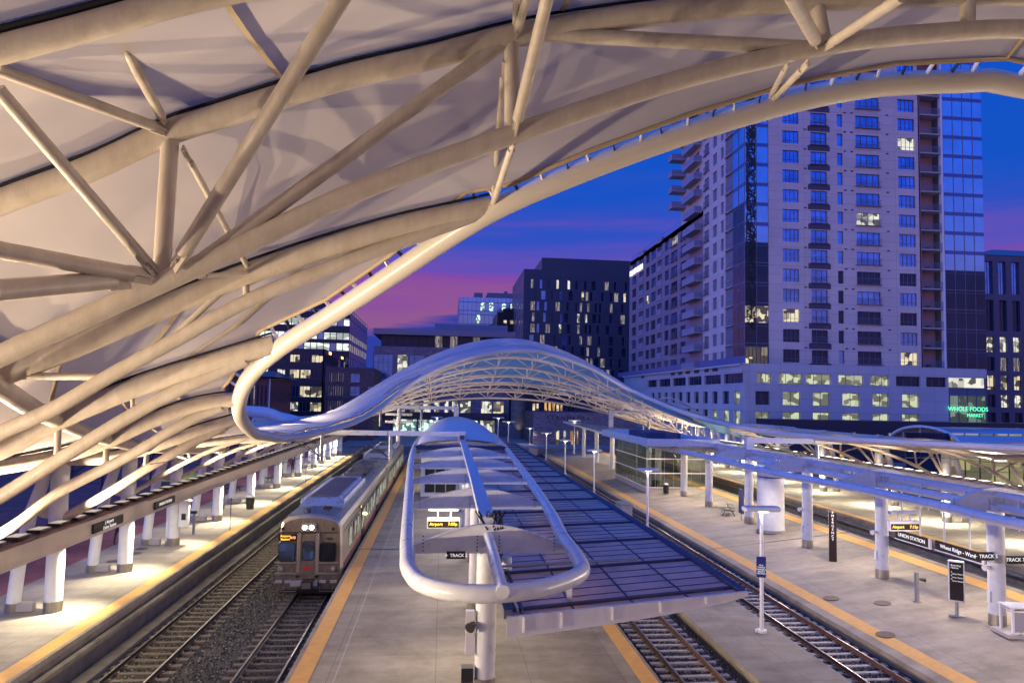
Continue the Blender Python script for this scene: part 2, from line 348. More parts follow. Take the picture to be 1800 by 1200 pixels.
# ballast stones where the track bed is close
def stones(zones, n):
    m = MB(); rnd = random.Random(3)
    for (x0, x1, y0, y1, share) in zones:
        for _ in range(int(n*share)):
            x = rnd.uniform(x0, x1); t = rnd.random()**1.5; y = lerp(y0, y1, t); s = rnd.uniform(.028,.06); z = -.262+rnd.uniform(-.015,.02)
            a = rnd.uniform(0, 6.28); vs = []
            for k in range(4): vs.append((x+s*math.cos(a+k*1.57)*rnd.uniform(.7,1.2), y+s*math.sin(a+k*1.57)*rnd.uniform(.7,1.2), z-.01))
            vs.append((x+rnd.uniform(-.3,.3)*s, y+rnd.uniform(-.3,.3)*s, z+s*.8)); vs.append((x+rnd.uniform(-.5,.5)*s, y+rnd.uniform(-.5,.5)*s, z+s*.75))
            m.add(vs, [(0,1,4),(1,2,5),(1,5,4),(2,3,5),(3,0,4),(3,4,5)], 0 if rnd.random() < .6 else (1 if rnd.random() < .6 else 2))
    g1 = mat('ballast_stone_dark', (.035,.033,.036), .9); g2 = mat('ballast_stone_grey', (.11,.098,.09), .9); g3 = mat('ballast_stone_pale', (.30,.27,.25), .9)
    return m, [g1, g2, g3]
m, gm = stones([(-11.9,-4.5,19,50,.42),(7.7,11.0,18,36,.24),(14.3,17.25,19,60,.34)], 46000)
o = m.build('gravel', gm, fix=False); o['kind'] = 'stuff'
# ================================================================ GREAT TRAIN HALL CANOPY
FAB = bpy.data.materials.new('canopy_fabric'); FAB.use_nodes = True
t_ = FAB.node_tree; n_ = t_.nodes; n_.clear(); o_ = n_.new('ShaderNodeOutputMaterial')
df = n_.new('ShaderNodeBsdfDiffuse'); tr = n_.new('ShaderNodeBsdfTranslucent'); gl = n_.new('ShaderNodeBsdfGlossy'); gl.inputs['Roughness'].default_value = .45
mx = n_.new('ShaderNodeMixShader'); mx.inputs[0].default_value = .13; mx2 = n_.new('ShaderNodeMixShader'); mx2.inputs[0].default_value = .03
tc_ = n_.new('ShaderNodeTexCoord'); nn_ = n_.new('ShaderNodeTexNoise'); nn_.inputs['Scale'].default_value = .35; nn_.inputs['Detail'].default_value = 6
rp_ = n_.new('ShaderNodeValToRGB'); rp_.color_ramp.elements[0].position = .3; rp_.color_ramp.elements[0].color = (.47,.42,.37,1); rp_.color_ramp.elements[1].position = .7; rp_.color_ramp.elements[1].color = (.60,.55,.49,1)
t_.links.new(tc_.outputs['Object'], nn_.inputs[0]); t_.links.new(nn_.outputs['Fac'], rp_.inputs[0])
t_.links.new(rp_.outputs[0], df.inputs[0]); tr.inputs[0].default_value = (.6,.6,.6,1)
t_.links.new(df.outputs[0], mx.inputs[1]); t_.links.new(tr.outputs[0], mx.inputs[2]); t_.links.new(mx.outputs[0], mx2.inputs[1]); t_.links.new(gl.outputs[0], mx2.inputs[2]); t_.links.new(mx2.outputs[0], o_.inputs[0])
SEAM_SHADE = mat('seam_gap_shade', (.01,.01,.012), .8)  # gasket line, darkened to carry the shade between chord and fabric
TAPE = mat('fabric_weld_seam', (.36,.28,.19), .7)
hall = thing('train_hall_canopy', 'huge curved white fabric canopy on steel arches with an oval opening to the sky', 'canopy')
PAINTB = mat('uplit_cream_paint', (.80,.70,.60), .45, noise=.05)  # truss paint lightened on the far arches in place of uplight glow
XL, XC = -14.55, 11.2
COLY = [28.1, 34.0, 39.8, 47.1, 54.9, 63.5, 72.4, 80.9]
YT = {0: 8.0, 1: 11.0, 2: 14.0, 3: 18.0, 4: 22.5}
for i, y in enumerate(COLY): YT[5+i] = y
UP = {0: ([(0,88),(120,57),(200,35),(350,-6)], 46),
      1: ([(0,356),(150,300),(300,232),(400,200),(500,168),(600,138),(750,103),(900,64),(1050,38),(1200,19),(1400,2),(1600,-6),(1800,-8)], 42),
      2: ([(0,660),(100,622),(200,579),(320,526),(433,483),(520,453),(600,428),(700,400),(790,380),(862,364)], 38),
      3: ([(0,790),(103,738),(233,683),(367,640),(484,604)], 34),
      4: ([(187,776),(260,742),(330,716),(416,701)], 25),
      5: ([(200,803),(259,788),(300,774),(367,752),(424,736)], 20)}
LO = {1: ([(0,625),(140,562),(283,497),(433,428),(600,348),(750,290),(900,237),(1050,186),(1200,139),(1300,114),(1400,92),(1500,73),(1650,58),(1800,52)], 36),
      2: ([(0,760),(100,715),(190,662),(300,602),(433,530),(600,463),(720,420),(835,378)], 25),
      3: ([(0,873),(100,810),(200,748),(300,692),(380,655),(432,632)], 23),
      4: ([(0,937),(117,857),(158,836),(200,815),(258,783),(307,753),(355,728),(390,714)], 18),
      5: ([(108,913),(200,860),(255,825),(317,790),(360,766),(396,750)], 15)}
U, Lw, RU, RL = {}, {}, {}, {}
for k, (p, wd) in UP.items():
    Y = YT[k]; pts = [at_y(x, y, Y) for x, y in p]; RU[k] = wd/2*Y/1200
    if k == 0:
        z0 = pts[0].z; pts = [Vector((XL-.3, Y, 7.3)), Vector((-10.5, Y, 11.3))]+pts+[Vector((2, Y, pts[-1].z+.9)), Vector((XC, Y, pts[-1].z+1.4))]
    else: pts = [Vector((XL-.3, Y, 7.0 if k > 1 else 7.2))]+pts
    if k == 1: pts = [p_ for p_ in pts if p_.x < XC-.3]+[Vector((XC, Y, max(p_.z for p_ in pts)))]
    U[k] = smoothpath(pts, 6)
for k, (p, wd) in LO.items():
    Y = YT[k]; pts = [at_y(x, y, Y) for x, y in p]; RL[k] = wd/2*Y/1200
    if k == 1: pts = [p_ for p_ in pts if p_.x < XC-.3]+[Vector((XC, Y, max(p_.z for p_ in pts)))]
    if k != 5: pts = [Vector((XL, Y, 4.8))]+pts
    Lw[k] = smoothpath(pts, 6)
RIMPX = [(1500,156,12.9),(1350,190,13.0),(1200,236,13.1),(1030,298,13.4),(865,370,14.0),(780,422,14.7),(690,482,15.6),(590,548,16.8),(490,612,18.0),(440,660,20.0),(421,703,22.5),(424,735,25.5),(440,756,28.1),(467,766,34.0),(498,770,39.8),(530,766,44.5),(575,756,50),(622,742,56),(660,722,62),(700,692,67.5),(745,661,72.5),(800,637,76.5),(850,623,78.6),(900,617,79.6),(940,617,79.9)]
rimL = [at_y(*p) for p in RIMPX]
rimL = [Vector((XC, 12.85, at_y(1865,150,12.85).z))]+[p for p in rimL if p.x < XC-.2]+[Vector((XC, 80.0, at_y(940,617,80).z))]
rimL = smoothpath(rimL, 5)
def mir(p): return Vector((2*XC-p.x, p.y, p.z))
rimR = [mir(p) for p in rimL if p.y < 31]+[at_y(*q) for q in ((1800,789,34),(1560,777,42),(1420,767,50),(1300,751,59),(1200,724,67.5),(1150,704,72),(1100,681,76),(1040,648,79),(980,626,79.9))]
rimR = [p for i, p in enumerate(rimR) if i < len([q for q in rimL if q.y < 31])]+smoothpath(rimR[len([q for q in rimL if q.y < 31]):]+[rimL[-1]], 4)
rim = rimL+list(reversed(rimR[1:-1]))
MBr = MB(); MBr.tube(rim, .235, 18, closed=True)
RIMMAT = mat('oculus_rim_paint', (.60,.54,.47), .32, noise=.03, nscale=1, coat=.2)
MBr.build('rim_tube', RIMMAT, hall)
def rim_at(Y):   # left-hand rim point at a given Y (main branch)
    best = None
    for a, b in zip(rimL, rimL[1:]):
        if (a.y-Y)*(b.y-Y) <= 0 and a.y != b.y: return a.lerp(b, (Y-a.y)/(b.y-a.y))
    return rimL[0]
for k in range(6, 13):
    Y = YT[k]; e = rim_at(min(Y, 79.5)) if k < 12 else None
    if k < 12:
        s = Vector((XL-.3, Y, 6.95)); mid = s.lerp(e, .5)+Vector((0,0,-.1 if Y < 60 else -.9))
        U[k] = smoothpath([s, mid, e], 8); RU[k] = .15
        a = Vector((XL, Y, 4.8)); q = e+Vector((-1.2,0,-.25)); mid = a.lerp(q, .55)+Vector((0,0,.25 if Y < 60 else -.5)); Lw[k] = smoothpath([a, mid, q, e+Vector((-.2,0,-.1))], 6); RL[k] = .11
def rim_atR(Y):
    for a, b in zip(rimR, rimR[1:]):
        if a.y > 14 and (a.y-Y)*(b.y-Y) <= 0 and a.y != b.y: return a.lerp(b, (Y-a.y)/(b.y-a.y))
    return mir(rim_at(Y))
def toR(pts, zo=0):
    q = [mir(p) for p in pts]; e = q[-1]
    if e.y < 30 or e.y > 79.5: return q
    n = len(q)-1; q = [p+Vector((0,0,-.6*(1-i/n)*min(1,(e.y-30)/10))) for i, p in enumerate(q)]
    d = rim_atR(e.y)-mir(rim_at(e.y)); n = len(q)-1
    return [p+d*((i/n)**1.05) for i, p in enumerate(q)]
def ends(k): return U[k][-1]
# far arches
FARY = [80.9, 86, 91, 96, 101, 106]
XP = 8.6
def ufar(X): return min(1, (XP-X)/(XP-XL) if X < XP else (X-XP)/(2*XC-XL-XP))
def farz(i, X, up):
    u = ufar(X); f = i/5; p = lerp(2.6, 1.05, f) if X > XP else lerp(1.35, .85, f); pk = lerp(15.75, 11.1, f) if up else lerp(14.6, 9.7, f); zs = (6.9 if up else 4.9)-(.6 if X > XP else 0)
    return zs+(pk-zs)*(1-u*u)**p
# -------- build arch trusses
def truss(k, left, mirror_too):
    pass
def chord_pts(pts, full): return pts+[mir(p) for p in reversed(pts[:-1])] if full else pts
def nearest(pts, X): return min(pts, key=lambda p: abs(p.x-X))
def rings(m, pts, r, step=4.6):
    acc = step*.4
    for a, b in zip(pts, pts[1:]):
        acc += (b-a).length
        if acc > step and (b-a).length > .05: acc = 0; d = (b-a).normalized(); m.tube([a-d*.03, a, a+d*.03], [r*1.0, r*1.018, r*1.0], 16, caps=False)
def build_truss(up, lo, ru, rl, nodes, seam_shade=True):
    m = MB(); m.tube(up, ru, 16); rings(m, up, ru); par = m.build('upper_chord', PAINT, hall)
    m = MB(); m.tube(lo, rl, 16); rings(m, lo, rl); m.build('lower_chord', PAINT, par)
    if seam_shade:
        m = MB(); m.tube([p+Vector((0,-.04,ru+.05)) for p in up], .03, 6); m.build('seam_shade', SEAM_SHADE, par)
    for (xa, xb, r, d) in nodes:
        a, b = nearest(up, xa), nearest(lo, xb); m = MB(); m.tube([a, b], r, 10); m.build('post' if d else 'diagonal', PAINT, par)
    return par
P1 = YT[1]
x1 = [at_y(x, 200, P1).x for x in (295, 905, 1443, 1700)]
xm = [2*XC-x for x in x1 if x < XC-1]
nod = [(x, x, .13, 1) for x in x1 if x < XC]+[(x, x, .13, 1) for x in xm]
nod += [(at_y(893,88,P1).x, at_y(322,470,P1).x, .125, 0), (at_y(925,60,P1).x, at_y(1437,88,P1).x, .12, 0)]
nod += [(2*XC-a, 2*XC-b, c, d) for a, b, c, d in nod[-2:]]
nod += [(-12.3, -12.0, .12, 1), (-9.2, -12.2, .11, 0)]
T1o = build_truss(chord_pts(U[1], True), chord_pts(Lw[1], True), RU[1], RL[1], nod)
L0 = [p+Vector((0,0,-1.7)) for p in U[0]]
m = MB(); m.tube(chord_pts(U[0], True), RU[0], 14); u0 = m.build('upper_chord', PAINT, hall)
m = MB(); m.tube([p+Vector((0,-.04,RU[0]+.05)) for p in chord_pts(U[0], True)], .06, 6); m.build('seam_shade', SEAM_SHADE, u0)
Xn = {2: [435, 250], 3: [97, 300], 4: [187, 300], 5: [259]}
for k in range(2, 12):
    Y = YT[k]; up, lo = U[k], Lw[k]; nd = []
    if k == 2: nd = [(at_y(437,480,Y).x,)*2+(.065, 1), (at_y(405,497,Y).x, at_y(285,605,Y).x, .065, 0), (at_y(5,660,Y).x, at_y(190,655,Y).x, .07, 0)]
    elif k == 3: nd = [(at_y(97,740,Y).x,)*2+(.075, 1), (at_y(240,680,Y).x,)*2+(.05, 1)]
    elif k == 4: nd = [(at_y(187,776,Y).x,)*2+(.085, 1)]
    elif k == 5: nd = [(at_y(259,788,Y).x,)*2+(.09, 1)]
    else: nd = [(lerp(up[0].x, up[-1].x, .45),)*2+(.07, 1), (lerp(up[0].x, up[-1].x, .2), lerp(up[0].x, up[-1].x, .02), .06, 0), (lerp(up[0].x, up[-1].x, .2), lerp(up[0].x, up[-1].x, .45), .06, 0)]
    build_truss(up, lo, RU[k], RL[k], nd, k < 7)
    if k > 2: build_truss(toR(up), toR(lo), RU[k], RL[k], [(2*XC-a, 2*XC-b, c, d) for a, b, c, d in nd]+[(2*XC-lerp(up[0].x, up[-1].x, .3), 2*XC-lerp(up[0].x, up[-1].x, .02), .1, 0)], False)
for i, Y in enumerate(FARY):
    xs = [lerp(XL, 2*XC-XL, j/48) for j in range(49)]
    up = [Vector((x, Y, farz(i, x, 1))) for x in xs]; lo = [Vector((x, Y, farz(i, x, 0))) for x in xs]; nd = []
    px_ = [XC+j*4.35 for j in range(-5, 6)]
    for j, x in enumerate(px_):
        nd.append((x, x-(.0), .085, 1))
        if j: nd.append((px_[j-1]+2.2 if x <= XC+.1 else x-2.2, x if x <= XC+.1 else px_[j-1], .07, 0)); nd.append((px_[j-1]+2.2, px_[j-1] if x <= XC+.1 else x, .07, 0))
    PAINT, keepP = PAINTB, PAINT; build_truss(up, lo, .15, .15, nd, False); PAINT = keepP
# secondary ties between arches of the far half
for j in range(-4, 5):
    x = XC+j*4.35; m = MB(); m.tube([Vector((x, Y, farz(i, x, 0))) for i, Y in enumerate(FARY)], .07, 8); m.build('tie_rod', PAINT, hall)
# -------- fabric
def samp(pts, n):   # resample by arc length
    d = [0]
    for a, b in zip(pts, pts[1:]): d.append(d[-1]+(b-a).length)
    o = []; j = 0
    for i in range(n+1):
        s = d[-1]*i/n
        while j < len(d)-2 and d[j+1] < s: j += 1
        o.append(pts[j].lerp(pts[j+1], (s-d[j])/max(1e-6, d[j+1]-d[j])))
    return o
def inset(p, q, d): v = (q-p); return p+v.normalized()*d
NS = 36
def row(pts, off, trim=0):
    q = samp(pts, 160)
    if trim:
        e = q[-1]; q = [p for p in q if (p-e).length > trim]
    z = [p+Vector((0,0,off)) for p in samp(q, NS)]
    if trim: z = [p+Vector((0,0,.12*max(0,(i/NS-.8)/.2))) for i, p in enumerate(z)]
    return z
rows = []
o0 = row(U[0], RU[0]+.12)
rows.append([p+Vector((0,-24,-.2)) for p in o0]); rows.append([p+Vector((0,-5,.1)) for p in o0]); rows.append(o0)
r1 = row(U[1], RU[1]+.12); rows.append([a.lerp(b, .5)+Vector((0,0,-.05)) for a, b in zip(o0, r1)]); rows.append(r1)
r2 = row(U[2], RU[2]+.12, .5)
def corner(w, e, edge_in=.5):
    """a row between arch 1 and arch 2 that ends at the rim point e"""
    n = NS; o = []
    for i in range(n+1):
        t = i/n; X = lerp(XL-.3, e.x, t)
        ya = nearest(r1, X); zb = nearest(r2, X).z if X < r2[-1].x else r2[-1].z+(X-r2[-1].x)*.30
        z = lerp(ya.z, zb, w); yl = lerp(11, 14, w); o.append(Vector((X, lerp(yl, e.y-edge_in*.9, t**1.5), z)))
    dz = (e.z+.27)-o[-1].z
    return [p+Vector((0,0,dz*(i/n)**2)) for i, p in enumerate(o)]
for w, X in ((.25, XC), (.42, 9.0), (.56, 6.8), (.7, 4.7), (.82, 2.7), (.92, 1.4)):
    e = min([p for p in rimL if p.y < 14.2], key=lambda p: abs(p.x-X)); rows.append(corner(w, e))
rows.append(r2)
prev = 2
for k in range(3, 12):
    rk = row(U[k], RU[k]+.12, .42)
    rp0 = rows[-1]
    for f in (.33, .66) if k < 5 else (.5,):
        mid = [a.lerp(b, f)+Vector((0,0,-.12)) for a, b in zip(rp0, rk)]
        e = rim_at(mid[-1].y); dx = (e+Vector((-.42,0,.2)))-mid[-1]; mid = [p+dx*((i/NS)**3) for i, p in enumerate(mid)]
        rows.append(mid)
    rows.append(rk)
# far corner rows
class Row(list): pass
def frow(Y, add, i_f, edge=None):
    L_ = Row(frow_(Y, add, i_f, 0)); L_.right = frow_(Y, add, i_f, 1); return L_
def frow_(Y, add, i_f, rt):
    o = []
    for j in range(NS+1):
        X = lerp(XL-.3, XC, j/NS)
        if rt: X = 2*XC-X
        i0 = min(4, int(i_f)) if i_f > 0 else 0; f = i_f-i0
        z = lerp(farz(i0, X, 1), farz(i0+1, X, 1), f); u = ufar(X)
        o.append(Vector((X, Y, z+.15+.85*add*(1-u*u)**1.3*(1-.75*u if X > XP else 1))))
    return o
base = frow(82.3, 1.0, 0.1)
for Xe in (-2.2, 0.5, 3.5, 6.5, 9.0, XC):
    crow = Row()
    for rt in (0, 1):
      Xq = 2*XC-Xe if rt else Xe; e = min([p for p in (rimR if rt else rimL) if p.y > 66], key=lambda p: abs(p.x-Xq)); o = []; bs = base.right if rt else base
      for j in range(NS+1):
        t = j/NS; X = lerp(2*XC-XL+.3 if rt else XL-.3, e.x, t); b = nearest(bs, X)
        o.append(Vector((X, lerp(lerp(73.5, 80.5, (Xe+4)/15.2), e.y+.35, t**1.4), lerp(6.95, b.z-.6, t) if t < .0 else b.z-1.0)))
      dz = (e.z+.15)-o[-1].z; d0 = 6.95+.3-o[0].z
      res = [p+Vector((0,0,dz*(j/NS)**1.5+d0*(1-j/NS)**3)) for j, p in enumerate(o)]
      if rt: crow.right = res
      else: crow[:] = res
    rows.append(crow)
for Y, add, f in ((82.3, 1.5, .27), (84.5, 2.3, .7), (88, 2.5, 1.4), (93, 2.2, 2.4), (98, 1.5, 3.4), (103, .9, 4.4), (106.6, .5, 5.0)): rows.append(frow(Y, add, f))
def fabric(rows, flip):
    m = MB(); n = NS+1; vs = []
    for r in rows:
        if not flip: vs += r
        elif hasattr(r, 'right'): vs += r.right
        else: vs += toR(r)
    fs = [(i*n+j, i*n+j+1, i*n+n+j+1, i*n+n+j) for i in range(len(rows)-1) for j in range(NS)]
    m.add(vs, fs, 0, True); return m
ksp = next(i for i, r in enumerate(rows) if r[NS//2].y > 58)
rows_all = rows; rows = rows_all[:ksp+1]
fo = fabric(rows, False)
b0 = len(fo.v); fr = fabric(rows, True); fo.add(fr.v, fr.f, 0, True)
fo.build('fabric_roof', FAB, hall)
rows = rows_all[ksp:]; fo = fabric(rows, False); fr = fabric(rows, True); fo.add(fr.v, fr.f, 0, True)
for sg_ in (0, 1):
    m = MB(); rr_ = [(r.right if sg_ and hasattr(r, 'right') else (toR(r) if sg_ else r)) for r in rows_all[3:-7]]; q_ = -1 if sg_ == 0 else 1; e1 = [r[0] for r in rr_]; e2 = [p+Vector((q_*2.6,0,-.15)) for p in e1]; e3 = [p+Vector((q_*4.2,0,-.75)) for p in e1]
    for L1_, L2_ in ((e1, e2), (e2, e3)):
        for a, b, c, d in zip(L1_, L1_[1:], L2_[1:], L2_): m.add([a, b, c, d], [(0,1,2,3)], 0, True)
    m.build('eave_fabric', FAB, hall)
FAB2 = FAB.copy(); FAB2.name = 'skylit_fabric'; q = FAB2.node_tree.nodes  # same fabric for the far half, blue skylight put into its colour
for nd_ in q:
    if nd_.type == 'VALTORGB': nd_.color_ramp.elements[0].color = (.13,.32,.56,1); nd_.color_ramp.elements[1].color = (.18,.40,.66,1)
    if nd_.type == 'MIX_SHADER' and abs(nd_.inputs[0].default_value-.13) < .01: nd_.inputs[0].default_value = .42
fo.build('far_fabric_roof', FAB2, hall); rows = rows_all
# pale edge cable tube along the fabric's inner edge + welds across the fabric
edge = [r[-1] for r in rows[4:]]
m = MB(); m.tube([p+Vector((0,0,-.04)) for p in edge[:-13]], .05, 8); m.tube([toR(r)[-1]+Vector((0,0,-.04)) for r in rows[4:-13]], .05, 8); m.build('fabric_edge_cable', TAPE, hall)
for j in (6, 12, 18, 24, 30):
    for a, b in ((2, 4), (11, 14), (14, 17), (17, 20)):
        m = MB(); pp = [rows[i][j]+Vector((0,0,-.05)) for i in range(a, b+1)]
        for p, q in zip(pp, pp[1:]): m.beam(p, q, .09, .01)
        m.build('fabric_weld', TAPE, hall)
# rim brackets in the open slot between fabric edge and rim
acc = 0; lastp = rimL[0]; cnt = 0
edge_d = samp([p for p in edge[:-13]], 400)
for p in samp(rimL, 900):
    acc += (p-lastp).length; lastp = p
    if p.y > 21.5: break
    if acc > .42:
        acc = 0; q = min(edge_d, key=lambda e: (e-p).length); cnt += 1
        if (q-p).length < 1.2:
            m = MB(); m.beam(p.lerp(q, .25), q, .035 if cnt % 2 else .02, .08); m.build('rim_bracket', WHITE if cnt % 2 else DARK, hall)
            m = MB(); m.beam(mir(p.lerp(q, .25)), mir(q), .055, .1); m.build('rim_bracket', WHITE, hall)
# lateral bracing between arch 0 and 1, and down to the rim
def brace(a, b, r, plate=True):
    m = MB(); a, b = Vector(a), Vector(b); d = (b-a).normalized(); m.tube([a+d*.28, b-d*.05], r, 12)
    if plate:
        m.beam(a-d*.02, a+d*.34, .03, r*2.2); m.beam(a-d*.0, a+d*.30, r*1.2, .03)
        for s in (.1, .2): m.tube([a+d*s+Vector((0,-r*.8,0)), a+d*s+Vector((0,r*.8,0))], .022, 8)
    m.build('brace', PAINT, hall)
def b2(p1, Y1_, p2, Y2_, wpx): brace(at_y(*p1, Y1_), at_y(*p2, Y2_), wpx/2*Y1_/1200*.92)
b2((306,470), 10.8, (612,-22), 8.6, 27); b2((905,232), 10.9, (965,-15), 8.6, 22)
b2((1450,82), 10.9, (1590,-8), 8.6, 20); b2((1437,78), 10.9, (1388,-12), 8.6, 24)
b2((276,482), 10.9, (-10,150), 8.6, 21); b2((262,487), 10.8, (-20,436), 9, 28)
b2((226,490), 10.7, (-20,512), 9, 34); b2((296,232), 10.9, (-14,118), 8.6, 20)
b2((293,222), 10.9, (196,40), 8.6, 17); b2((908,62), 10.9, (935,-40), 8.6, 17); b2((906,48), 10.9, (907,-30), 8.6, 12)
b2((322,262), 11, (437,472), 13.9, 13); b2((886,108), 11, (867,352), 13.9, 12); b2((903,250), 11, (866,360), 13.9, 15)
b2((1420,112), 11, (1352,182), 13.1, 15); b2((1385,112), 11, (1350,178), 13.1, 12); b2((350,486), 11.2, (437,478), 13.9, 9)
# longitudinal tube joining the arch nodes on the left, and mirrored on the right
ln = [Vector((-11.5, 8, 12.0)), at_y(-60,640,13.2), at_y(0,681,14), at_y(100,738,18), at_y(190,772,22.5), at_y(262,786,28.1), at_y(330,790,34), at_y(392,788,39.8)]
for f in (lambda p: p, mir):
    m = MB(); m.tube([f(p) for p in smoothpath(ln, 5)], .2, 14); m.build('longitudinal_tube', PAINT, hall)
    m = MB(); m.tube([f(Vector((XL-.35, y, 6.95))) for y in (8, 14, 18, 22.5)+tuple(COLY)], .2, 12); m.build('eave_tube', PAINT, hall)

# -------- columns of the hall, each a thing
def hall_column(side, label):
    s = side
    r = thing('hall_column', label, 'column', (0,0,0), 'steel columns carrying the great canopy')
    m = MB(); m.cyl(0, 0, .38, 5.75, .31, 28); m.build('shaft', WHITE, r)
    m = MB(); m.cyl(0, 0, 0, .4, .325, 28); m.build('base_collar', STEEL, r)
    m = MB(); m.tube([(s*1.42,0,.3),(s*1.30,0,1.8),(s*1.0,0,3.6),(s*.35,0,5.75)], [.24,.24,.23,.2], 20); q = m.build('inclined_leg', WHITE, r)
    m = MB(); m.tube([(s*1.45,0,0),(s*1.42,0,.34)], .255, 20); m.build('base_collar', STEEL, q)
    m = MB(); m.bevbox(s*1.18-.12, s*1.18+.5, -.16, .16, 0, .34, .03); m.build('concrete_foot', EDGE, r)
    m = MB(); m.cyl(0, 0, 5.6, 5.9, .4, 24); m.beam((0,0,3.6), (s*.95,0,3.9), .05, .5); m.build('cap', PAINT, r)
    return r
ORD = ['nearest', 'second', 'third', 'fourth', 'fifth', 'sixth', 'seventh', 'eighth', 'ninth', 'tenth', 'eleventh', 'twelfth']
protoL = None
for i, y in enumerate(COLY+[86, 91, 96, 101]):
    lb = 'white column with slanted leg on the left platform, %s from the camera' % ORD[i]
    if protoL is None: protoL = hall_column(-1, lb); protoL.location = (XL, y, 1.3)
    else: copy_tree(protoL, (XL, y, 1.3), lb)
protoR = None
for i, y in enumerate([39.8, 47.1, 54.9, 63.5, 72.4, 80.9, 86, 91, 96, 101]):
    lb = 'brightly lit column with slanted leg on the far right platform, %s in its row' % ORD[i]
    if protoR is None: protoR = hall_column(1, lb); protoR.location = (2*XC-XL, y, 1.3)
    else: copy_tree(protoR, (2*XC-XL, y, 1.3), lb)
# -------- service beams with uplights
zt = at_x(300, 865, -13.7).z; zb = at_x(300, 889, -13.7).z
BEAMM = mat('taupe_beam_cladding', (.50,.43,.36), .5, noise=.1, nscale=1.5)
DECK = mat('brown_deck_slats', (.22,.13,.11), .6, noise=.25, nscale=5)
def service_beam(s, lab, yl):
    X0 = -13.7 if s < 0 else 2*XC+13.7; r = thing('service_beam', lab, 'beam', (0,0,0), 'service beams along the hall columns')
    xo = X0+s*.75
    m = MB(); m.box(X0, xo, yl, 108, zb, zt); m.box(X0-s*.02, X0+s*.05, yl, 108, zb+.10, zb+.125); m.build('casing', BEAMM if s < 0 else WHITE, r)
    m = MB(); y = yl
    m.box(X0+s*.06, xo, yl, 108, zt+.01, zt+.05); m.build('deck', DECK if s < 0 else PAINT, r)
    fx = None; y = yl+.8; c = 0
    while y < 100 and c < 70:
        if fx is None:
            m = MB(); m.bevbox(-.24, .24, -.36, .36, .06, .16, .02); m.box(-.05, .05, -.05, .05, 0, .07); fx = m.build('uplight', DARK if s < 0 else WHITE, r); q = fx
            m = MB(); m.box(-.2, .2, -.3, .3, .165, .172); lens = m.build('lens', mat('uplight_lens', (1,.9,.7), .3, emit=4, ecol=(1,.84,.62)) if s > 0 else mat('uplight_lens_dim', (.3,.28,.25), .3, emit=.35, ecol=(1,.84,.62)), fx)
            fx.location = (X0+s*.4, y, zt+.05)
        else:
            q = fx.copy(); col.objects.link(q); q.location = (X0+s*.4, y, zt+.05)
            l2 = lens.copy(); col.objects.link(l2); l2.parent = q
        y += 1.25; c += 1
    return r
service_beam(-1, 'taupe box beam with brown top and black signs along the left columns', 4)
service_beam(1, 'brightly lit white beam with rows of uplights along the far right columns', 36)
# lamp light from the uplights: grouped one source per bay
for i, y in enumerate([5, 9, 13, 17.5, 22, 27, 32, 38, 45, 52, 60, 68, 76, 84, 92, 100]):
    near = y < 26
    spot((-13.9, y, zt+.3), (2 if near else -7.5, y-1 if near else y, 15 if near else 8.2), 3600 if near else 2600, WARM, 120, .5, .07, 'uplight_lamp')
for i, y in enumerate([9, 17, 26, 34, 42, 50, 58, 66, 74, 82, 90, 98]):
    near = y < 26
    spot((2*XC+13.9, y, zt+.3), (2*XC-2 if near else 2*XC+6.5, y, 15 if near else 8.2), 3200 if near else 3600, WARM, 120, .5, .07, 'uplight_lamp')
# strip downlights under the beams, one per bay, and a spot at each column
yy = [6, 14, 21]+COLY+[90, 99]
for a, b in zip(yy, yy[1:]): area((-13.95, (a+b)/2, zb-.04), (-14.05, (a+b)/2, 0), 22*(b-a), CREAM, .3, b-a-.5, 'strip_downlight')
for y in [21]+COLY+[86, 91, 96]: spot((-13.75, y+.2, zb-.05), (-14.3, y-.4, 1.3), 1700, CREAM, 100, 1, .1, 'downlight_lamp')
yy = [36, 44, 52, 60, 68, 76, 84, 92, 100]
for a, b in zip(yy, yy[1:]): area((2*XC+13.95, (a+b)/2, zb-.04), (2*XC+13.9, (a+b)/2, 0), 40*(b-a), CREAM, .3, b-a-.5, 'strip_downlight')
for y in [39.8, 47.1, 54.9, 63.5, 72.4, 80.9, 91, 98]: spot((2*XC+13.75, y-.4, zb-.05), (2*XC+14.0, y-.6, 1.3), 1700, CREAM, 115, 1, .1, 'downlight_lamp')
# ================================================================ ISLAND PLATFORM CANOPY
ROOFGL = mat('purple_glazed_roof', (.85,.50,.40), .42, c2=(.52,.31,.29), nscale=1.1, bump=.15, bscale=3, coat=.12)  # reddened base stands in for warm light shining through from below
DKBLUE = mat('dark_blue_purlin', (.05,.055,.11), .6)
ZI = 5.4
ic = thing('platform_canopy', 'island platform canopy with rounded tube loop, arched fins and purple glazed roof', 'canopy')
loopL = [(745,1027),(722,1006),(716,973),(716,930),(718,888),(720,845),(722,815),(725,796),(732,778),(745,763)]
loopR = [(990,1022),(1021,1006),(1018,985),(1011,973),(996,954),(973,910),(954,878),(933,847),(910,815),(888,786),(868,763)]
P_ = [at_z(x, y, ZI) for x, y in reversed(loopL)]+[at_z(790,1039,ZI), at_z(860,1043,ZI), at_z(930,1037,ZI)]+[at_z(x, y, ZI) for x, y in loopR]
pl = smoothpath(P_, 6); m = MB(); m.tube(pl, .205, 18); m.build('loop_tube', SILVER, ic)
Lp = [at_z(x, y, ZI) for x, y in loopL[2:]]; Rp = [at_z(x, y, ZI) for x, y in loopR[2:]]
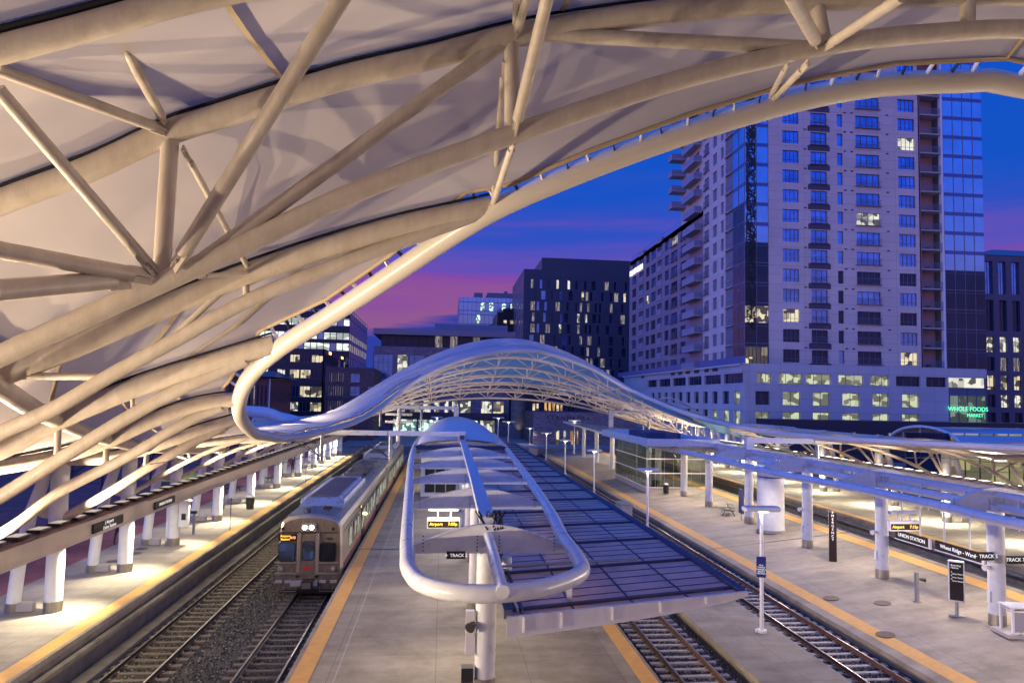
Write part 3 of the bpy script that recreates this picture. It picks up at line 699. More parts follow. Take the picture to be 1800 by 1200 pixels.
def xat(P, Y):
    for a, b in zip(P, P[1:]):
        if (a.y-Y)*(b.y-Y) <= 0 and a.y != b.y: return lerp(a.x, b.x, (Y-a.y)/(b.y-a.y))
    return P[-1].x if Y > P[-1].y else P[0].x
FINY = [at_z(719, y, ZI).y for y in (960, 885, 843, 817.5, 799, 786, 776)]
SPX = [at_z(x, y, ZI+.5) for x, y in ((859,930),(836,850),(824,812),(814,780),(808,765))]
def finmesh(xa, xs, xb, zlo, h, t, e=.2):
    m = MB(); n = 12; vs = []
    xs_ = [lerp(xa, xs, i/n) for i in range(n+1)]+[lerp(xs, xb, i/n) for i in range(1, n+1)]
    tops = [zlo+e+(h-e)*math.sin(.5*math.pi*(i/n))**1.1 for i in range(n+1)]; tops += tops[-2::-1]
    for y in (-t/2, t/2):
        vs += [(x, y, zlo) for x in xs_]+[(x, y, z) for x, z in zip(xs_, tops)]
    k = len(xs_)
    for i in range(k-1):
        m.add([vs[i], vs[i+1], vs[k+i+1], vs[k+i]], [(0,1,2,3)]); m.add([vs[2*k+i], vs[2*k+i+1], vs[3*k+i+1], vs[3*k+i]], [(3,2,1,0)])
        m.add([vs[k+i], vs[k+i+1], vs[3*k+i+1], vs[3*k+i]], [(0,1,2,3)]); m.add([vs[i], vs[i+1], vs[2*k+i+1], vs[2*k+i]], [(3,2,1,0)])
    # flange and bolts
    for i in range(k-1): m.beam((xs_[i],0,tops[i]+.012), (xs_[i+1],0,tops[i+1]+.012), .16, .02, up=(0,0,1))
    for q in (xa+.35, xs-.32, xs+.32, xb-.35):
        for j in range(5): m.box(q-.02, q+.02, -t/2-.02, -t/2, zlo+.08+j*.1, zlo+.11+j*.1, 1)
    return m
for Y in FINY:
    xa, xb, xs = xat(Lp, Y)+.1, xat(Rp, Y)-.1, xat(SPX, Y)
    o = finmesh(xa, xs, xb, ZI-.2, .82, .05).build('fin', [SILVER, DARK], ic); o.location = (0, Y, 0)
    col_ = MB(); col_.cyl(xs-.02, 0, .4, ZI-1.3-.0, .30 if Y < 22 else .27, 28); c = col_.build('column', SILVER, ic); c.location = (0, Y+.05, 1.3)
    b_ = MB(); b_.cyl(xs-.02, 0, 0, .42, .315, 28); b = b_.build('base_collar', STEEL, c)
m = MB(); a = SPX[0]; m.tube([Vector((xat(SPX,FINY[0]), FINY[0]+.1, ZI+.28)), at_z(884,1040,ZI+.1)], .15, 16); m.build('spine_tube', SILVER, ic)
m = MB()
for a, b in zip(SPX, SPX[1:]): m.beam(a+Vector((0,.7 if a is SPX[0] else 0,.15)), b+Vector((0,0,.15)), .46, .22)
m.build('spine_cover', mat('pale_blue_sheet_metal', (.50,.54,.62), .35, noise=.1), ic)
m = MB(); rnd = random.Random(2)
for k in range(9):
    x0 = xat(SPX, FINY[0])+rnd.uniform(-.2,.25); m.tube(smoothpath([(x0, FINY[0]+.75, ZI+.62), (x0+rnd.uniform(-.2,.3), FINY[0]+.35, ZI+.95), (x0+rnd.uniform(-.1,.4), FINY[0]-.05, ZI+.45+rnd.uniform(0,.2))], 5), .025, 6)
m.build('cable_bundle', RUBBER, ic)
# glazed roof
ZG = 4.75
g0, g1 = at_z(897,1083,ZG), at_z(1300,1040,ZG)
gl0 = g0.x; xr = g1.x; dy = (g1.y-g0.y)/(g1.x-g0.x)
def gp(x, y): return Vector((x, y+dy*(x-gl0)*max(0, 1-(y-g0.y)/60), ZG))
YE = 78.0
m = MB(); m.add([gp(gl0,g0.y), gp(xr,g0.y), Vector((xr,YE,ZG)), Vector((gl0,YE,ZG)), gp(gl0,g0.y)-Vector((0,0,.06)), gp(xr,g0.y)-Vector((0,0,.06)), Vector((xr,YE,ZG-.06)), Vector((gl0,YE,ZG-.06))], [(0,1,2,3),(7,6,5,4),(0,4,5,1),(1,5,6,2),(3,2,6,7),(0,3,7,4)])
roof = m.build('glazed_roof', ROOFGL, ic)
big, small = MB(), MB(); y = g0.y+.35; k = 0
while y < YE:
    t = (.05, .07) if k % 5 == 0 else (.014, .012)
    (big if k % 5 == 0 else small).beam(gp(gl0, y)+Vector((0,0,t[1]/2+.004)), gp(xr, y)+Vector((0,0,t[1]/2+.004)), t[0]*1.8, t[1]); y += .66; k += 1
for f in (.25, .5, .75):
    x = lerp(gl0, xr, f); small.beam(gp(x, g0.y)+Vector((0,0,.02)), Vector((x, YE, ZG+.02)), .04, .02)
o = big.build('purlin', DKBLUE, roof); o = small.build('glazing_bar', DKBLUE, roof)
m = MB(); m.beam(gp(gl0-.05, g0.y)+Vector((0,0,.05)), Vector((gl0-.05, YE, ZG+.05)), .2, .2); m.beam(gp(gl0+.3, g0.y)+Vector((0,0,.05)), Vector((gl0+.3, YE, ZG+.05)), .06, .1); m.beam(gp(xr+.05, g0.y)+Vector((0,0,.03)), Vector((xr+.05, YE, ZG+.03)), .22, .14); m.build('gutter', DKBLUE, ic)
# deep tapered front girder
m = MB(); n = 14; prev = None
def gb(i):
    t = i/n; x = lerp(gl0-.1, xr+.15, t); yy = gp(x, g0.y).y-.12; return Vector((x, yy, ZG+.06)), Vector((x, yy, ZG-.06-.33*(1-t**2.2)**.8))
for i in range(n):
    (a, b), (c, d) = gb(i), gb(i+1); e = Vector((0,-.1,0)); m.add([a,c,d,b,a+e,c+e,d+e,b+e], [(3,2,1,0),(4,5,6,7),(0,1,5,4),(2,3,7,6)])
for t in (.06, .2, .4, .6, .8):
    i = t*n; a, b = gb(i); m.box(a.x-.02, a.x+.02, a.y-.2, a.y-.1, b.z+.1, a.z)
m.build('front_girder', WHITE, ic)
m = MB(); xs = xat(SPX, FINY[0]); m.tube([(xs+.52, FINY[0]-.4, 5.2), (xs+.52, FINY[0]-.4, 3.9)], .15, 16); m.beam((xs+.6,FINY[0]-.4,4.3),(gl0+.1,g0.y+.3,4.3),.05,.05); m.beam((xs,FINY[0]-.1,5.25),(gl0+.2,g0.y+.3,4.7),.05,.3); m.build('drop_post', SILVER, ic)
for (px, py) in ((1000,1058),):
    p = at_z(px, py, ZG); m = MB(); m.beam((p.x, p.y, ZG), (p.x, p.y-.1, ZI-.05), .12, .05); m.build('hanger', SILVER, ic)
for (px, py, px2) in ((880,955,995),(905,870,960)):
    a = at_z(px, py+40, ZG+.25); m = MB(); m.tube([a, Vector((xr-2, a.y+.8, ZG+.25))], .04, 8); m.build('conduit', GALV, ic)
# cloth-like barrel roof at the far end of the island
hp = thing('barrel_roof', 'pale barrel-shaped roof rising behind the island canopy in the middle distance', 'roof')
m = MB(); Ya, Yb = 58, 92; rowsb = []
for j in range(9):
    Y = lerp(Ya, Yb, j/8); w = lerp(3.7, 1.8, (j/8)**2); zc = lerp(6.0, 7.1, math.sin(j/8*3.14)**.7) if j else 5.7
    rowsb.append([(1.6+w*math.cos(math.pi*(1-i/14)), Y, 5.45+(zc-5.0)*math.sin(math.pi*i/14)**.9) for i in range(15)])
vs = [p for r in rowsb for p in r]; m.add(vs, [(j*15+i, j*15+i+1, j*15+15+i+1, j*15+15+i) for j in range(8) for i in range(14)], 0, True)
o = m.build('shell', mat('pale_membrane', (.62,.58,.62), .5, noise=.05), hp); 
m = MB(); m.box(-2.3, 5.4, 57.4, 58.6, 5.3, 5.6); m.box(1.5,1.9,58,90,5.9,6.5); m.build('ridge_box', DKBLUE, hp)
for y in (64, 74, 84): 
    m = MB(); m.cyl(1.5, y, 1.3, 5.6, .27, 20); m.build('column', SILVER, hp)
# lights under the island canopy
for y in FINY+[62, 72]: area((2.6, y+1.5, 4.5), (3.5, y, 0), 95, NEUT, .3, 1.2, 'canopy_lamp'); area((.2, y+2.5, 4.9), (-.9, y+2.2, 0), 70, NEUT, .3, 1.2, 'canopy_lamp')
# ================================================================ COMMUTER TRAIN
SS = mat('stainless_body', (.38,.35,.32), .38, metal=.55, noise=.1, nscale=3, stretch=(1,.1,6))
SSF = mat('tan_steel_front', (.25,.205,.165), .36, metal=.6, noise=.25, nscale=2, stretch=(4,1,1))
SSR = mat('ribbed_roof_steel', (.30,.36,.48), .3, metal=.6, noise=.15, nscale=2)
WIN = mat('dark_window_glass', (.012,.014,.02), .08, spec=.8)
CABW = litmat('cab_window_blue', (.02,.05,.15), .6, 1.6, .1)
INTW = litmat('train_window_lit', (.55,.60,.50), .55, 1.6, .12, stretch=(1,1,.5))
ORNG = mat('red_orange_stripe', (.35,.07,.04), .45); PURP = mat('purple_stripe', (.10,.03,.14), .45)
YF = 34.4; XT = -6.2
train = thing('commuter_train', 'grey stainless steel commuter train with lit headlights beside the island platform', 'train', (0,0,0))
def fx(px, py): p = at_y(px, py, YF); return p.x-XT, p.z
def rrect(x0, z0, x1, z1, r, n=5):
    x0, x1 = sorted((x0, x1)); z0, z1 = sorted((z0, z1)); o = []
    for (cx, cz, a0) in ((x1-r, z1-r, 0), (x0+r, z1-r, 90), (x0+r, z0+r, 180), (x1-r, z0+r, 270)):
        for k in range(n+1): a = R(a0+90*k/n); o.append((cx+r*math.cos(a), cz+r*math.sin(a)))
    return o
SECT = [(-1.50,.55),(-1.54,.95),(-1.54,2.35),(-1.47,3.35),(-1.36,3.55),(-1.1,3.68),(-.6,3.79),(0,3.83),(.6,3.79),(1.1,3.68),(1.36,3.55),(1.47,3.35),(1.54,2.35),(1.54,.95),(1.50,.55)]
def car(Ya, Yb, front):
    m = MB(); n = len(SECT)
    ys = [(Ya, .93, -.10), (Ya+.06, .975, -.04), (Ya+.2, 1, 0), (Yb-.1, 1, 0), (Yb, .97, -.03)] if front else [(Ya, .97, -.03), (Ya+.1, 1, 0), (Yb-.1, 1, 0), (Yb, .97, -.03)]
    rings = [[(XT+x*s, y, z+(dz if z > 3 else 0)) for x, z in SECT] for y, s, dz in ys]
    vs = [p for r in rings for p in r]
    fs = [(j*n+i, j*n+i+1, j*n+n+i+1, j*n+n+i) for j in range(len(ys)-1) for i in range(n-1)]
    m.add(vs, fs); m.add(rings[0], [tuple(range(n))], 1); m.add(rings[-1], [tuple(range(n-1,-1,-1))])
    m.box(XT-1.3, XT+1.3, Ya+.6, Yb-.3, .35, .62, 2)
    b = m.build('car_body', [SS, SSF if front else SS, DARK], train)
    m = MB(); 
    for i in range(19):
        x = -1.25+i*2.5/18; z = 3.84-.155*(x/1.2)**2; m.beam((XT+x, Ya+.5, z+.015), (XT+x, Yb-.3, z+.015), .055, .035)
    m.build('roof_rib', SSR, b)
    for y in (Ya+3.4, Yb-3.4):
        g = MB()
        for q in (-1.1, 1.1):
            for sx in (-.75, .75): g.tube([(XT+sx-.07, y+q, .43), (XT+sx+.07, y+q, .43)], .43, 18)
        g.box(XT-1.0, XT+1.0, y-1.7, y+1.7, .35, .6); g.build('bogie', RUBBER, b)
    return b
c1 = car(YF, 60.9, True); c2 = car(61.9, 87.6, False)
m = MB(); m.box(XT-1.3, XT+1.3, 60.9, 61.9, .8, 3.55); m.build('gangway_bellows', RUBBER, train)
# sides: windows, doors, stripes for the platform side (and the far side)
def side(b, items, Ya, Yb):
    for s in (1, -1):
        X = XT+s*1.545
        m = MB(); m.box(X-s*.01, X+s*.012, Ya+.5, Yb-.2, 1.42, 1.50); m.build('stripe', ORNG, b)
        m = MB(); m.box(X-s*.01, X+s*.010, Ya+.5, Yb-.2, 1.30, 1.405); m.build('stripe', ORNG if b is c2 else PURP, b)
        m = MB(); m.box(X-s*.01, X+s*.014, Ya+.4, Yb-.2, 1.02, 1.05); m.box(X-s*.01, X+s*.014, Ya+.4, Yb-.2, 3.0, 3.03); m.build('trim_line', DARK, b)
        for kind, ya, yb in items:
            if kind == 'w':
                m = MB(); m.prism(rrect(ya-.05, 1.83, yb+.05, 2.85, .12), 'x', X-s*.03, X+s*.018); f = m.build('window', DARK, b)
                m = MB(); m.prism(rrect(ya, 1.88, yb, 2.8, .1), 'x', X-s*.03, X+s*.026); m.build('pane', INTW, f)
            else:
                m = MB(); m.box(X-s*.05, X+s*.02, ya, yb, 1.05, 3.0); f = m.build('door', DARK, b)
                m = MB(); m.box(X-s*.04, X+s*.03, ya+.08, yb-.08, 1.75, 2.8); m.build('pane', INTW, f)
side(c1, [('w',36.6,37.6),('w',38.4,39.5),('w',39.8,40.9),('d',42.1,43.5),('w',44.6,45.7),('w',46.0,47.1),('w',47.4,48.5),('w',48.8,49.9),('d',51.2,52.6),('w',53.8,54.9),('w',55.2,56.3),('w',56.6,57.7),('w',58.2,59.2)], YF, 60.9)
side(c2, [('w',63.2,64.3),('w',64.7,65.8),('w',66.2,67.3),('d',68.6,70.0),('w',71.4,72.5),('w',72.9,74.0),('w',74.4,75.5),('w',75.9,77.0),('d',78.6,80.0),('w',81.4,82.5),('w',83,84.1)], 61.9, 87.6)
m = MB(); m.box(XT+1.53, XT+1.59, 41.1, 41.6, 3.1, 3.25); sg = m.build('side_display', DARK, c1); m = MB(); m.box(XT+1.59, XT+1.595, 41.13, 41.57, 3.12, 3.23); m.build('lit_text', AMBER, sg)
m = MB(); m.sphere((XT+1.62, 43.6, 2.4), .09, 10); m.build('marker_lamp', mat('marker_green', (.9,1,.3), .5, emit=8, ecol=(.8,1,.25)), c1)
# roof units
def runit(b, ya, yb, w=1.15, z0=3.62, z1=4.25):
    m = MB(); vs = [(XT-w,ya,z0),(XT+w,ya,z0),(XT+w,yb,z0),(XT-w,yb,z0),(XT-w,ya,z0+.25),(XT+w,ya,z0+.25),(XT+w,yb,z0+.25),(XT-w,yb,z0+.25),(XT-w*.72,ya+.25,z1),(XT+w*.72,ya+.25,z1),(XT+w*.72,yb-.25,z1),(XT-w*.72,yb-.25,z1)]
    m.add(vs, [(0,1,5,4),(1,2,6,5),(2,3,7,6),(3,0,4,7),(4,5,9,8),(5,6,10,9),(6,7,11,10),(7,4,8,11),(8,9,10,11)]); u = m.build('roof_unit', SSR, b)
    m = MB(); n = int((yb-ya-1)/.8)
    for k in range(n):
        y = ya+.7+k*.8; m.box(XT-w*.62, XT+w*.62, y, y+.6, z1+.004, z1+.03)
    m.build('vent_panel', DKBLUE, u)
    m = MB(); n = int((yb-ya-.6)/.45)
    for k in range(n):
        y = ya+.4+k*.45
        for s in (-1, 1): m.beam((XT+s*w*.985, y, z0+.3), (XT+s*w*.75, y, z1-.04), .2, .03, up=(0,1,0))
    for s in (-1, 1): m.beam((XT+s*w*.97, ya+.3, z0+.44), (XT+s*w*.97, yb-.3, z0+.44), .03, .3)
    m.build('louvre', WHITE, u)
runit(c1, 37.2, 47.5); runit(c2, 65.5, 72.5); runit(c2, 76, 84)
m = MB(); m.box(XT-.8, XT+.8, 56, 59.5, 3.7, 4.2); m.box(XT-.6,XT+.6,49,50.5,3.8,4.1)
m.build('roof_equipment', DKBLUE, c1)
for s in (-1, 1):
    for y in (50, 51.6, 54.5): m = MB(); m.cyl(XT+s*.6, y, 3.75, 4.15, .09, 10); m.build('insulator', DKBLUE, c1)
pan = MB(); 
for s in (-1, 1): pan.tube([(XT+s*.55, 53.5, 4.0), (XT+s*.4, 51.4, 4.75), (XT+s*.3, 53.8, 5.7)], .035, 8)
pan.tube([(XT-.9, 53.8, 5.62), (XT-.75, 53.8, 5.75), (XT+.75, 53.8, 5.75), (XT+.9, 53.8, 5.62)], .03, 8); pan.box(XT-.7, XT+.7, 51, 54.6, 3.95, 4.02); pan.build('pantograph', DARK, c1)
hm = MB(); hm.cyl(XT+.55, 36.0, 3.8, 3.95, .06, 8)
for q in (-.14, 0, .14): hm.tube([(XT+.55+q, 35.75, 3.98), (XT+.55+q, 36.15, 3.98)], [.09, .04], 10)
hm.build('horn', DARK, c1); hm = MB(); hm.cyl(XT-.35, 35.4, 3.8, 3.98, .14, 12); hm.build('antenna', DARK, c1)
# front face details
Yq = YF-.012
def fpl(name, x0, z0, x1, z1, mt, r=.05, d=.012, par=None, back=.02):
    m = MB(); m.prism([(XT+a, b) for a, b in rrect(x0, z0, x1, z1, r)], 'y', Yq-d, YF+back); return m.build(name, mt, par or c1)
def fpx(name, x0, y0, x1, y1, mt, r=.03, d=.012, par=None):
    a, b = fx(x0, y0), fx(x1, y1); return fpl(name, a[0], b[1], b[0], a[1], mt, r, d, par)
dr = fpx('front_door', 527, 940, 557, 1014, SSF, .03, .03)
fpx('window_gasket', 532, 950, 553, 984, RUBBER, .12, .04, dr); fpx('pane', 534, 952, 551, 982, CABW, .1, .05, dr)
for nm, (a, b) in (('w', (490, 519)), ('w', (562, 591))):
    g = fpx('front_window', a, 952, b, 987, RUBBER, .16, .02); fpx('pane', a+2, 954, b-2, 985, CABW if a < 500 else WIN, .13, .03, g)
sg = fpx('destination_sign', 490, 938, 521, 950, BLACKSIGN, .02, .03)
c_ = fx(502, 944); text('Airport\nStation', .155, AMBER, sg, (XT+c_[0], Yq-.045, c_[1]), (R(90),0,0), 'lit_text', .004)
c_ = fx(515, 944); text('A12', .16, REDLED, sg, (XT+c_[0], Yq-.045, c_[1]), (R(90),0,0), 'lit_text', .004)
c_ = fx(579, 946.5); text('4006', .19, DARK, c1, (XT+c_[0], Yq-.01, c_[1]), (R(90),0,0), 'fleet_number', .004)
hb = fpx('headlight_box', 530, 919, 556, 933, SS, .04, .05)
for px in (536.5, 548.5):
    c_ = fx(px, 926); m = MB(); m.tube([(XT+c_[0], Yq-.02, c_[1]), (XT+c_[0], Yq-.09, c_[1])], .125, 20); h = m.build('headlight', SS, c1)
    m = MB(); m.tube([(XT+c_[0], Yq-.08, c_[1]), (XT+c_[0], Yq-.105, c_[1])], .105, 20); m.build('bulb_glow', mat('headlight_glow', (1,1,1), .3, emit=30, ecol=(1,.97,.92)), h)
for px in (493.5, 585):
    c_ = fx(px, 998); m = MB(); m.tube([(XT+c_[0], Yq+.01, c_[1]), (XT+c_[0], Yq-.05, c_[1])], .14, 16); m.tube([(XT+c_[0], Yq-.05, c_[1]), (XT+c_[0], Yq-.07, c_[1])], .08, 12, mi=1); m.build('marker_light', [STEEL, mat('marker_lens', (.7,.7,.75), .1, metal=.5)], c1)
for px in (498, 586):
    c_ = fx(px, 929); m = MB(); m.tube([(XT+c_[0], Yq+.02, c_[1]), (XT+c_[0], Yq-.03, c_[1])], .075, 14); m.build('grille_port', RUBBER, c1)
c_ = fx(540, 997); m = MB(); m.prism(rrect(XT+c_[0]-.19, c_[1]-.09, XT+c_[0]+.19, c_[1]+.09, .06), 'y', Yq-.05, Yq-.03); m.build('red_emblem', mat('red_emblem', (.45,.03,.05), .5), c1)
for (a, b) in ((485,496),(502,512),(562,573),(581,592)): fpx('buffer_strip', a, 1018, b, 1022.5, mat('pale_buffer', (.45,.44,.47), .5), .01, .16)
fpx('anticlimber', 513, 1019, 559, 1026.5, mat('pale_buffer', (.45,.44,.47), .5), .01, .30)
fpx('front_apron', 484, 1010, 596, 1034, SSF, .02, .06)
for a, b in ((483,524),(559,594)): fpx('step_rail', a, 987, b, 989, SS, .01, .06); fpx('step_rail', a, 1006, b, 1008, SS, .01, .06)
for px in (525, 558): fpx('door_post', px-1.4, 936, px+1.4, 1014, SS, .01, .06)
fpx('brow', 487, 934.5, 594, 936.5, DARK, .01, .02)
m = MB(); m.box(XT-1.25, XT+1.25, YF-.05, YF+1.2, .15, .62); m.box(XT-.25, XT+.25, YF-.75, YF, .5, .85); m.tube([(XT-.9, YF-.2, .35), (XT+.9, YF-.2, .35)], .04, 8); m.build('coupler_gear', DARK, c1)
m = MB(); m.box(XT-.2, XT+.2, YF-.82, YF-.72, .55, .82); m.build('coupler_head', STEEL, c1)
for s in (-1, 1):
    m = MB(); m.tube([(XT+s*1.15, YF-.3, .55), (XT+s*1.15, YF-.3, .3), (XT+s*.55, YF-.3, .3), (XT+s*.55, YF-.3, .55)], .018, 6, caps=False); m.build('step_loop', SS, c1)
spot((XT, YF-.25, 3.35), (XT, 24, -.5), 120, (1,.97,.9), 60, .6, .1, 'headlight_lamp')
# ================================================================ RIGHT PLATFORM
SX = 22.9
RY = [19.0, 26.4, 33.8, 41.1, 49.3, 57.0, 63.1]
def pz(x): return .2+max(0, min(9.65, x-17.3))*sl
rc = thing('platform_canopy', 'long right-hand platform canopy with blue-lit side tube and arched fins on white columns', 'canopy')
tb = [(1800,923),(1729,908),(1658,890),(1587,875),(1480,853),(1380,835),(1280,812),(1180,790),(1130,780)]
ZR = 5.6
TB = [at_z(x, y, ZR) for x, y in reversed(tb)]; e0 = TB[-1]; TB.append(Vector((e0.x+.4, 12, ZR)))
TB.reverse(); m = MB(); m.tube(smoothpath(TB, 6), .2, 18); m.build('side_tube', SILVER, rc)
ZS = at_x(1640, 848, SX).z
m = MB(); m.tube([(SX+2.6, 12, ZR), (SX+2.6, 66, ZR)], .2, 16); m.build('side_tube', SILVER, rc)
m = MB(); m.tube([(SX+.1, 12, ZS-.55), (SX+.1, 66, ZS-.55)], .19, 16); m.build('spine_tube', SILVER, rc)
m = MB(); m.box(SX-.15, SX+.3, 12, 66, ZS-.1, ZS+.08); m.build('spine_cover', MATS['pale_blue_sheet_metal'], rc)
for k in range(18):
    m = MB(); y = 14+k*2.8; m.box(SX-.05, SX+.05, y, y+.1, ZS-.45, ZS-.1); m.build('clamp', SILVER, rc)
for i, Y in enumerate(RY):
    xa = xat(TB, Y)+.05
    o = finmesh(xa, SX, SX+2.55, ZR-.15, .95, .05).build('fin', [SILVER, DARK], rc); o.location = (0, Y, 0)
    z0 = pz(SX); m = MB(); m.cyl(0, 0, .42, ZR-z0+.1, .315, 28); c = m.build('column', SILVER, rc); c.location = (SX, Y+.06, z0)
    m = MB(); m.cyl(0, 0, 0, .44, .33, 28); b = m.build('base_collar', STEEL, c)
    if i in (1, 2, 3): m = MB(); m.tube([(-.3,0,2.35), (-.62,-.1,2.3)], [.06,.12], 12); m.build('horn_speaker', WHITE, c); m = MB(); m.box(-.38,-.31,-.08,.08,.9,1.35); m.build('junction_box', WHITE, c)
# flat solid roof farther along
fl = [at_z(x, y, 5.9) for x, y in ((1142,781),(1133,779),(1067,763),(990,741))]
m = MB(); vs = [(p.x, p.y, 5.9) for p in fl]+[(SX+3.2, p.y, 5.9) for p in reversed(fl[:-1])]
n = len(vs); m.add([(x,y,5.75) for x,y,z in vs]+[(x,y,6.02) for x,y,z in vs], [tuple(range(n-1,-1,-1)), tuple(range(n,2*n))]+[(i,(i+1)%n,(i+1)%n+n,i+n) for i in range(n)])
m.build('flat_roof', SILVER, rc)
for i, Y in enumerate([72, 80, 88, 97, 106]):
    m = MB(); z0 = pz(21.5); m.cyl(0, 0, 0, 5.8-z0, .3, 20); c = m.build('column', SILVER, rc); c.location = (22.2, Y, z0)
pb = at_y(1138, 779, 55)
m = MB(); x0, x1, y0, y1 = pb.x, pb.x+6.2, 55, 71; h0, h1 = 6.0, 6.62
for a in ((x0,x1,y0,y0+.12),(x0,x1,y1-.12,y1),(x0,x0+.12,y0+.12,y1-.12),(x1-.12,x1,y0+.12,y1-.12)): m.box(*a, h0, h1)
m.box(x0+.12,x1-.12,y0+.12,y1-.12,h0,h0+.12)
m.build('roof_curb', SILVER, rc)
m = MB(); m.box(x0+1.5, x0+4.6, 60, 66, h0+.12, h1+.25); m.cyl(x0+3, 58, h0+.12, h1+.4, .5, 16); m.build('rooftop_plant', DKBLUE, rc)
# ---- glazed stair enclosure
GLS = mat('greenish_stair_glass', (.045,.055,.055), .08, spec=.9)
st = thing('stair_enclosure', 'glass-walled stair enclosure with white rails under the right platform roof', 'stair enclosure')
q1 = at_z(1136, 868, .45); q2 = at_z(1079, 842, .45); X0_, Y0_, Y1_ = q1.x, q1.y, q2.y; X1_ = at_y(1247, 866, Y0_).x
zf = pz(X0_)
m = MB(); m.box(X0_, X1_, Y0_, Y1_, zf-.3, zf+.45); m.build('plinth', EDGE, st)
FR = WHITE
for k in range(4):
    z = zf+.55+k*1.42; m = MB(); m.box(X0_-.04, X1_+.04, Y0_-.05, Y0_+.02, z-.04, z+.04); m.build('rail', FR, st)
    m = MB(); m.box(X0_-.05, X0_+.02, Y0_+.03, Y1_, z-.04, z+.04); m.build('rail', FR, st)
clr = bpy.data.materials.new('clear_stair_glass'); clr.use_nodes = True; nn = clr.node_tree.nodes; ll = clr.node_tree.links; nn.clear()
oo = nn.new('ShaderNodeOutputMaterial'); tp = nn.new('ShaderNodeBsdfTransparent'); tp.inputs[0].default_value = (.72,.78,.75,1); gg = nn.new('ShaderNodeBsdfGlossy'); gg.inputs['Roughness'].default_value = .03
mm = nn.new('ShaderNodeMixShader'); mm.inputs[0].default_value = .22; ll.new(tp.outputs[0], mm.inputs[1]); ll.new(gg.outputs[0], mm.inputs[2]); ll.new(mm.outputs[0], oo.inputs[0])
nx = 7
for k in range(nx):
    xa, xb = lerp(X0_, X1_, k/nx), lerp(X0_, X1_, (k+1)/nx); m = MB(); m.box(xa+.02, xb-.02, Y0_+.0, Y0_+.02, zf+.45, 5.7); m.build('glass_panel', clr, st)
    m = MB(); m.box(xa-.02, xa+.02, Y0_+.02, Y0_+.1, zf+.45, 5.7); m.build('mullion', GALV, st)
ny = 9
for k in range(ny):
    ya, yb = lerp(Y0_, Y1_, k/ny), lerp(Y0_, Y1_, (k+1)/ny); m = MB(); m.box(X0_, X0_+.02, ya+.03, yb-.02, zf+.45, 5.7); m.build('glass_panel', clr, st)
    m = MB(); m.box(X0_+.02, X0_+.1, ya-.02, ya+.02, zf+.45, 5.7); m.build('mullion', GALV, st)
m = MB(); m.box(X1_-.1, X1_, Y0_+.1, Y1_, zf+.4, 5.7); m.box(X0_+.1, X1_-.1, Y1_-.1, Y1_, zf+.4, 5.7); m.build('back_wall', mat('warm_stair_wall', (.30,.27,.24), .7, noise=.2, nscale=.8), st)
m = MB()
for k in range(12): m.box(X0_+2.2, X0_+4.6, Y0_+1+k*.34, Y0_+1.36+k*.34, zf+.4, zf+.5+k*.17)
m.build('steps', DARK, st)
for dx in (2.2, 4.6): m = MB(); m.tube([(X0_+dx, Y0_+1, zf+1.4), (X0_+dx, Y0_+5, zf+3.4)], .03, 8); m.build('handrail', STEEL, st)
m = MB(); m.box(X0_+.6, X0_+3.2, Y0_+.25, Y0_+.35, zf+.46, zf+3.6); m.build('dark_panel', mat('olive_panel', (.06,.065,.05), .5), st)
area((X0_+2.5, Y0_+3, 5.5), (X0_+2.5, Y0_+3.1, 0), 60, (1,1,.8), .6, 3, 'stair_lamp'); area((X0_+1.5, Y0_+9, 5.5), (X0_+1.5, Y0_+9.1, 0), 60, (1,.95,.8), .6, 3, 'stair_lamp')
# ---- elevator drum
p = at_z(1366, 937, .9); d_m = (p-Vector((0,0,CAM_H))).length; rr = .9
dr_ = thing('vent_drum', 'thick white cylindrical tower with dark bands on the right platform', 'cylinder tower', (p.x, p.y+rr, pz(p.x)))
m = MB(); m.cyl(0, 0, .22, 3.75, rr, 40); m.build('drum_body', SILVER, dr_); m = MB(); m.cyl(0, 0, 3.75, 3.83, rr*.97, 40); m.build('dark_band', DARK, dr_)
m = MB(); m.cyl(0, 0, 3.83, 4.7, rr, 40); m.build('drum_top', SILVER, dr_); m = MB(); m.cyl(0, 0, 0, .22, rr+.05, 40); m.build('base_ring', GALV, dr_)
# ---- lights over the right platform
for Y in RY+[70, 78, 86, 95, 104]:
    spot((SX-.7, Y+2.2, ZR-.3), (SX-2.6, Y+1.2, .3), 800, (1,.82,.68), 150, .9, .3, 'canopy_lamp')
    spot((SX+2.4, Y+2.2, ZR-.3), (SX+3.4, Y+1.2, .3), 700, NEUT, 140, .9, .3, 'canopy_lamp')
# ---- signs
def hang_sign(t0, t1, b0, b1, X, label, txt, sz):
    a, b, c = at_x(*t0, X), at_x(*t1, X), at_x(*b1, X); zt_, zb_ = (a.z+b.z)/2, (at_x(*b0, X).z+c.z)/2; ya, yb = sorted((a.y, b.y))
    s = thing('hanging_sign', label, 'sign', (X, ya, zb_)); h = zt_-zb_; L_ = yb-ya
    m = MB(); m.box(-.04, .04, 0, L_, 0, h); m.build('panel', BLACKSIGN, s)
    m = MB(); m.box(-.05, .05, -.05, L_+.05, -.05, 0); m.box(-.05, .05, -.12, -.0, -.05, h); m.build('frame', WHITE, s)
    for y in (L_*.25, L_*.8): m = MB(); m.tube([(0, y, h), (0, y, 5.5-zb_)], .045, 10); m.build('hanger', WHITE, s)
    text(txt, sz, TXTW, s, (-.05, L_*.5, h*.5), (R(90), 0, R(-90)), 'lettering', .004); return s
hang_sign((1575,930), (1633,945), (1575,943), (1633,964), 24.2, 'black hanging sign reading UNION STATION beyond the middle column', 'UNION STATION', .26)
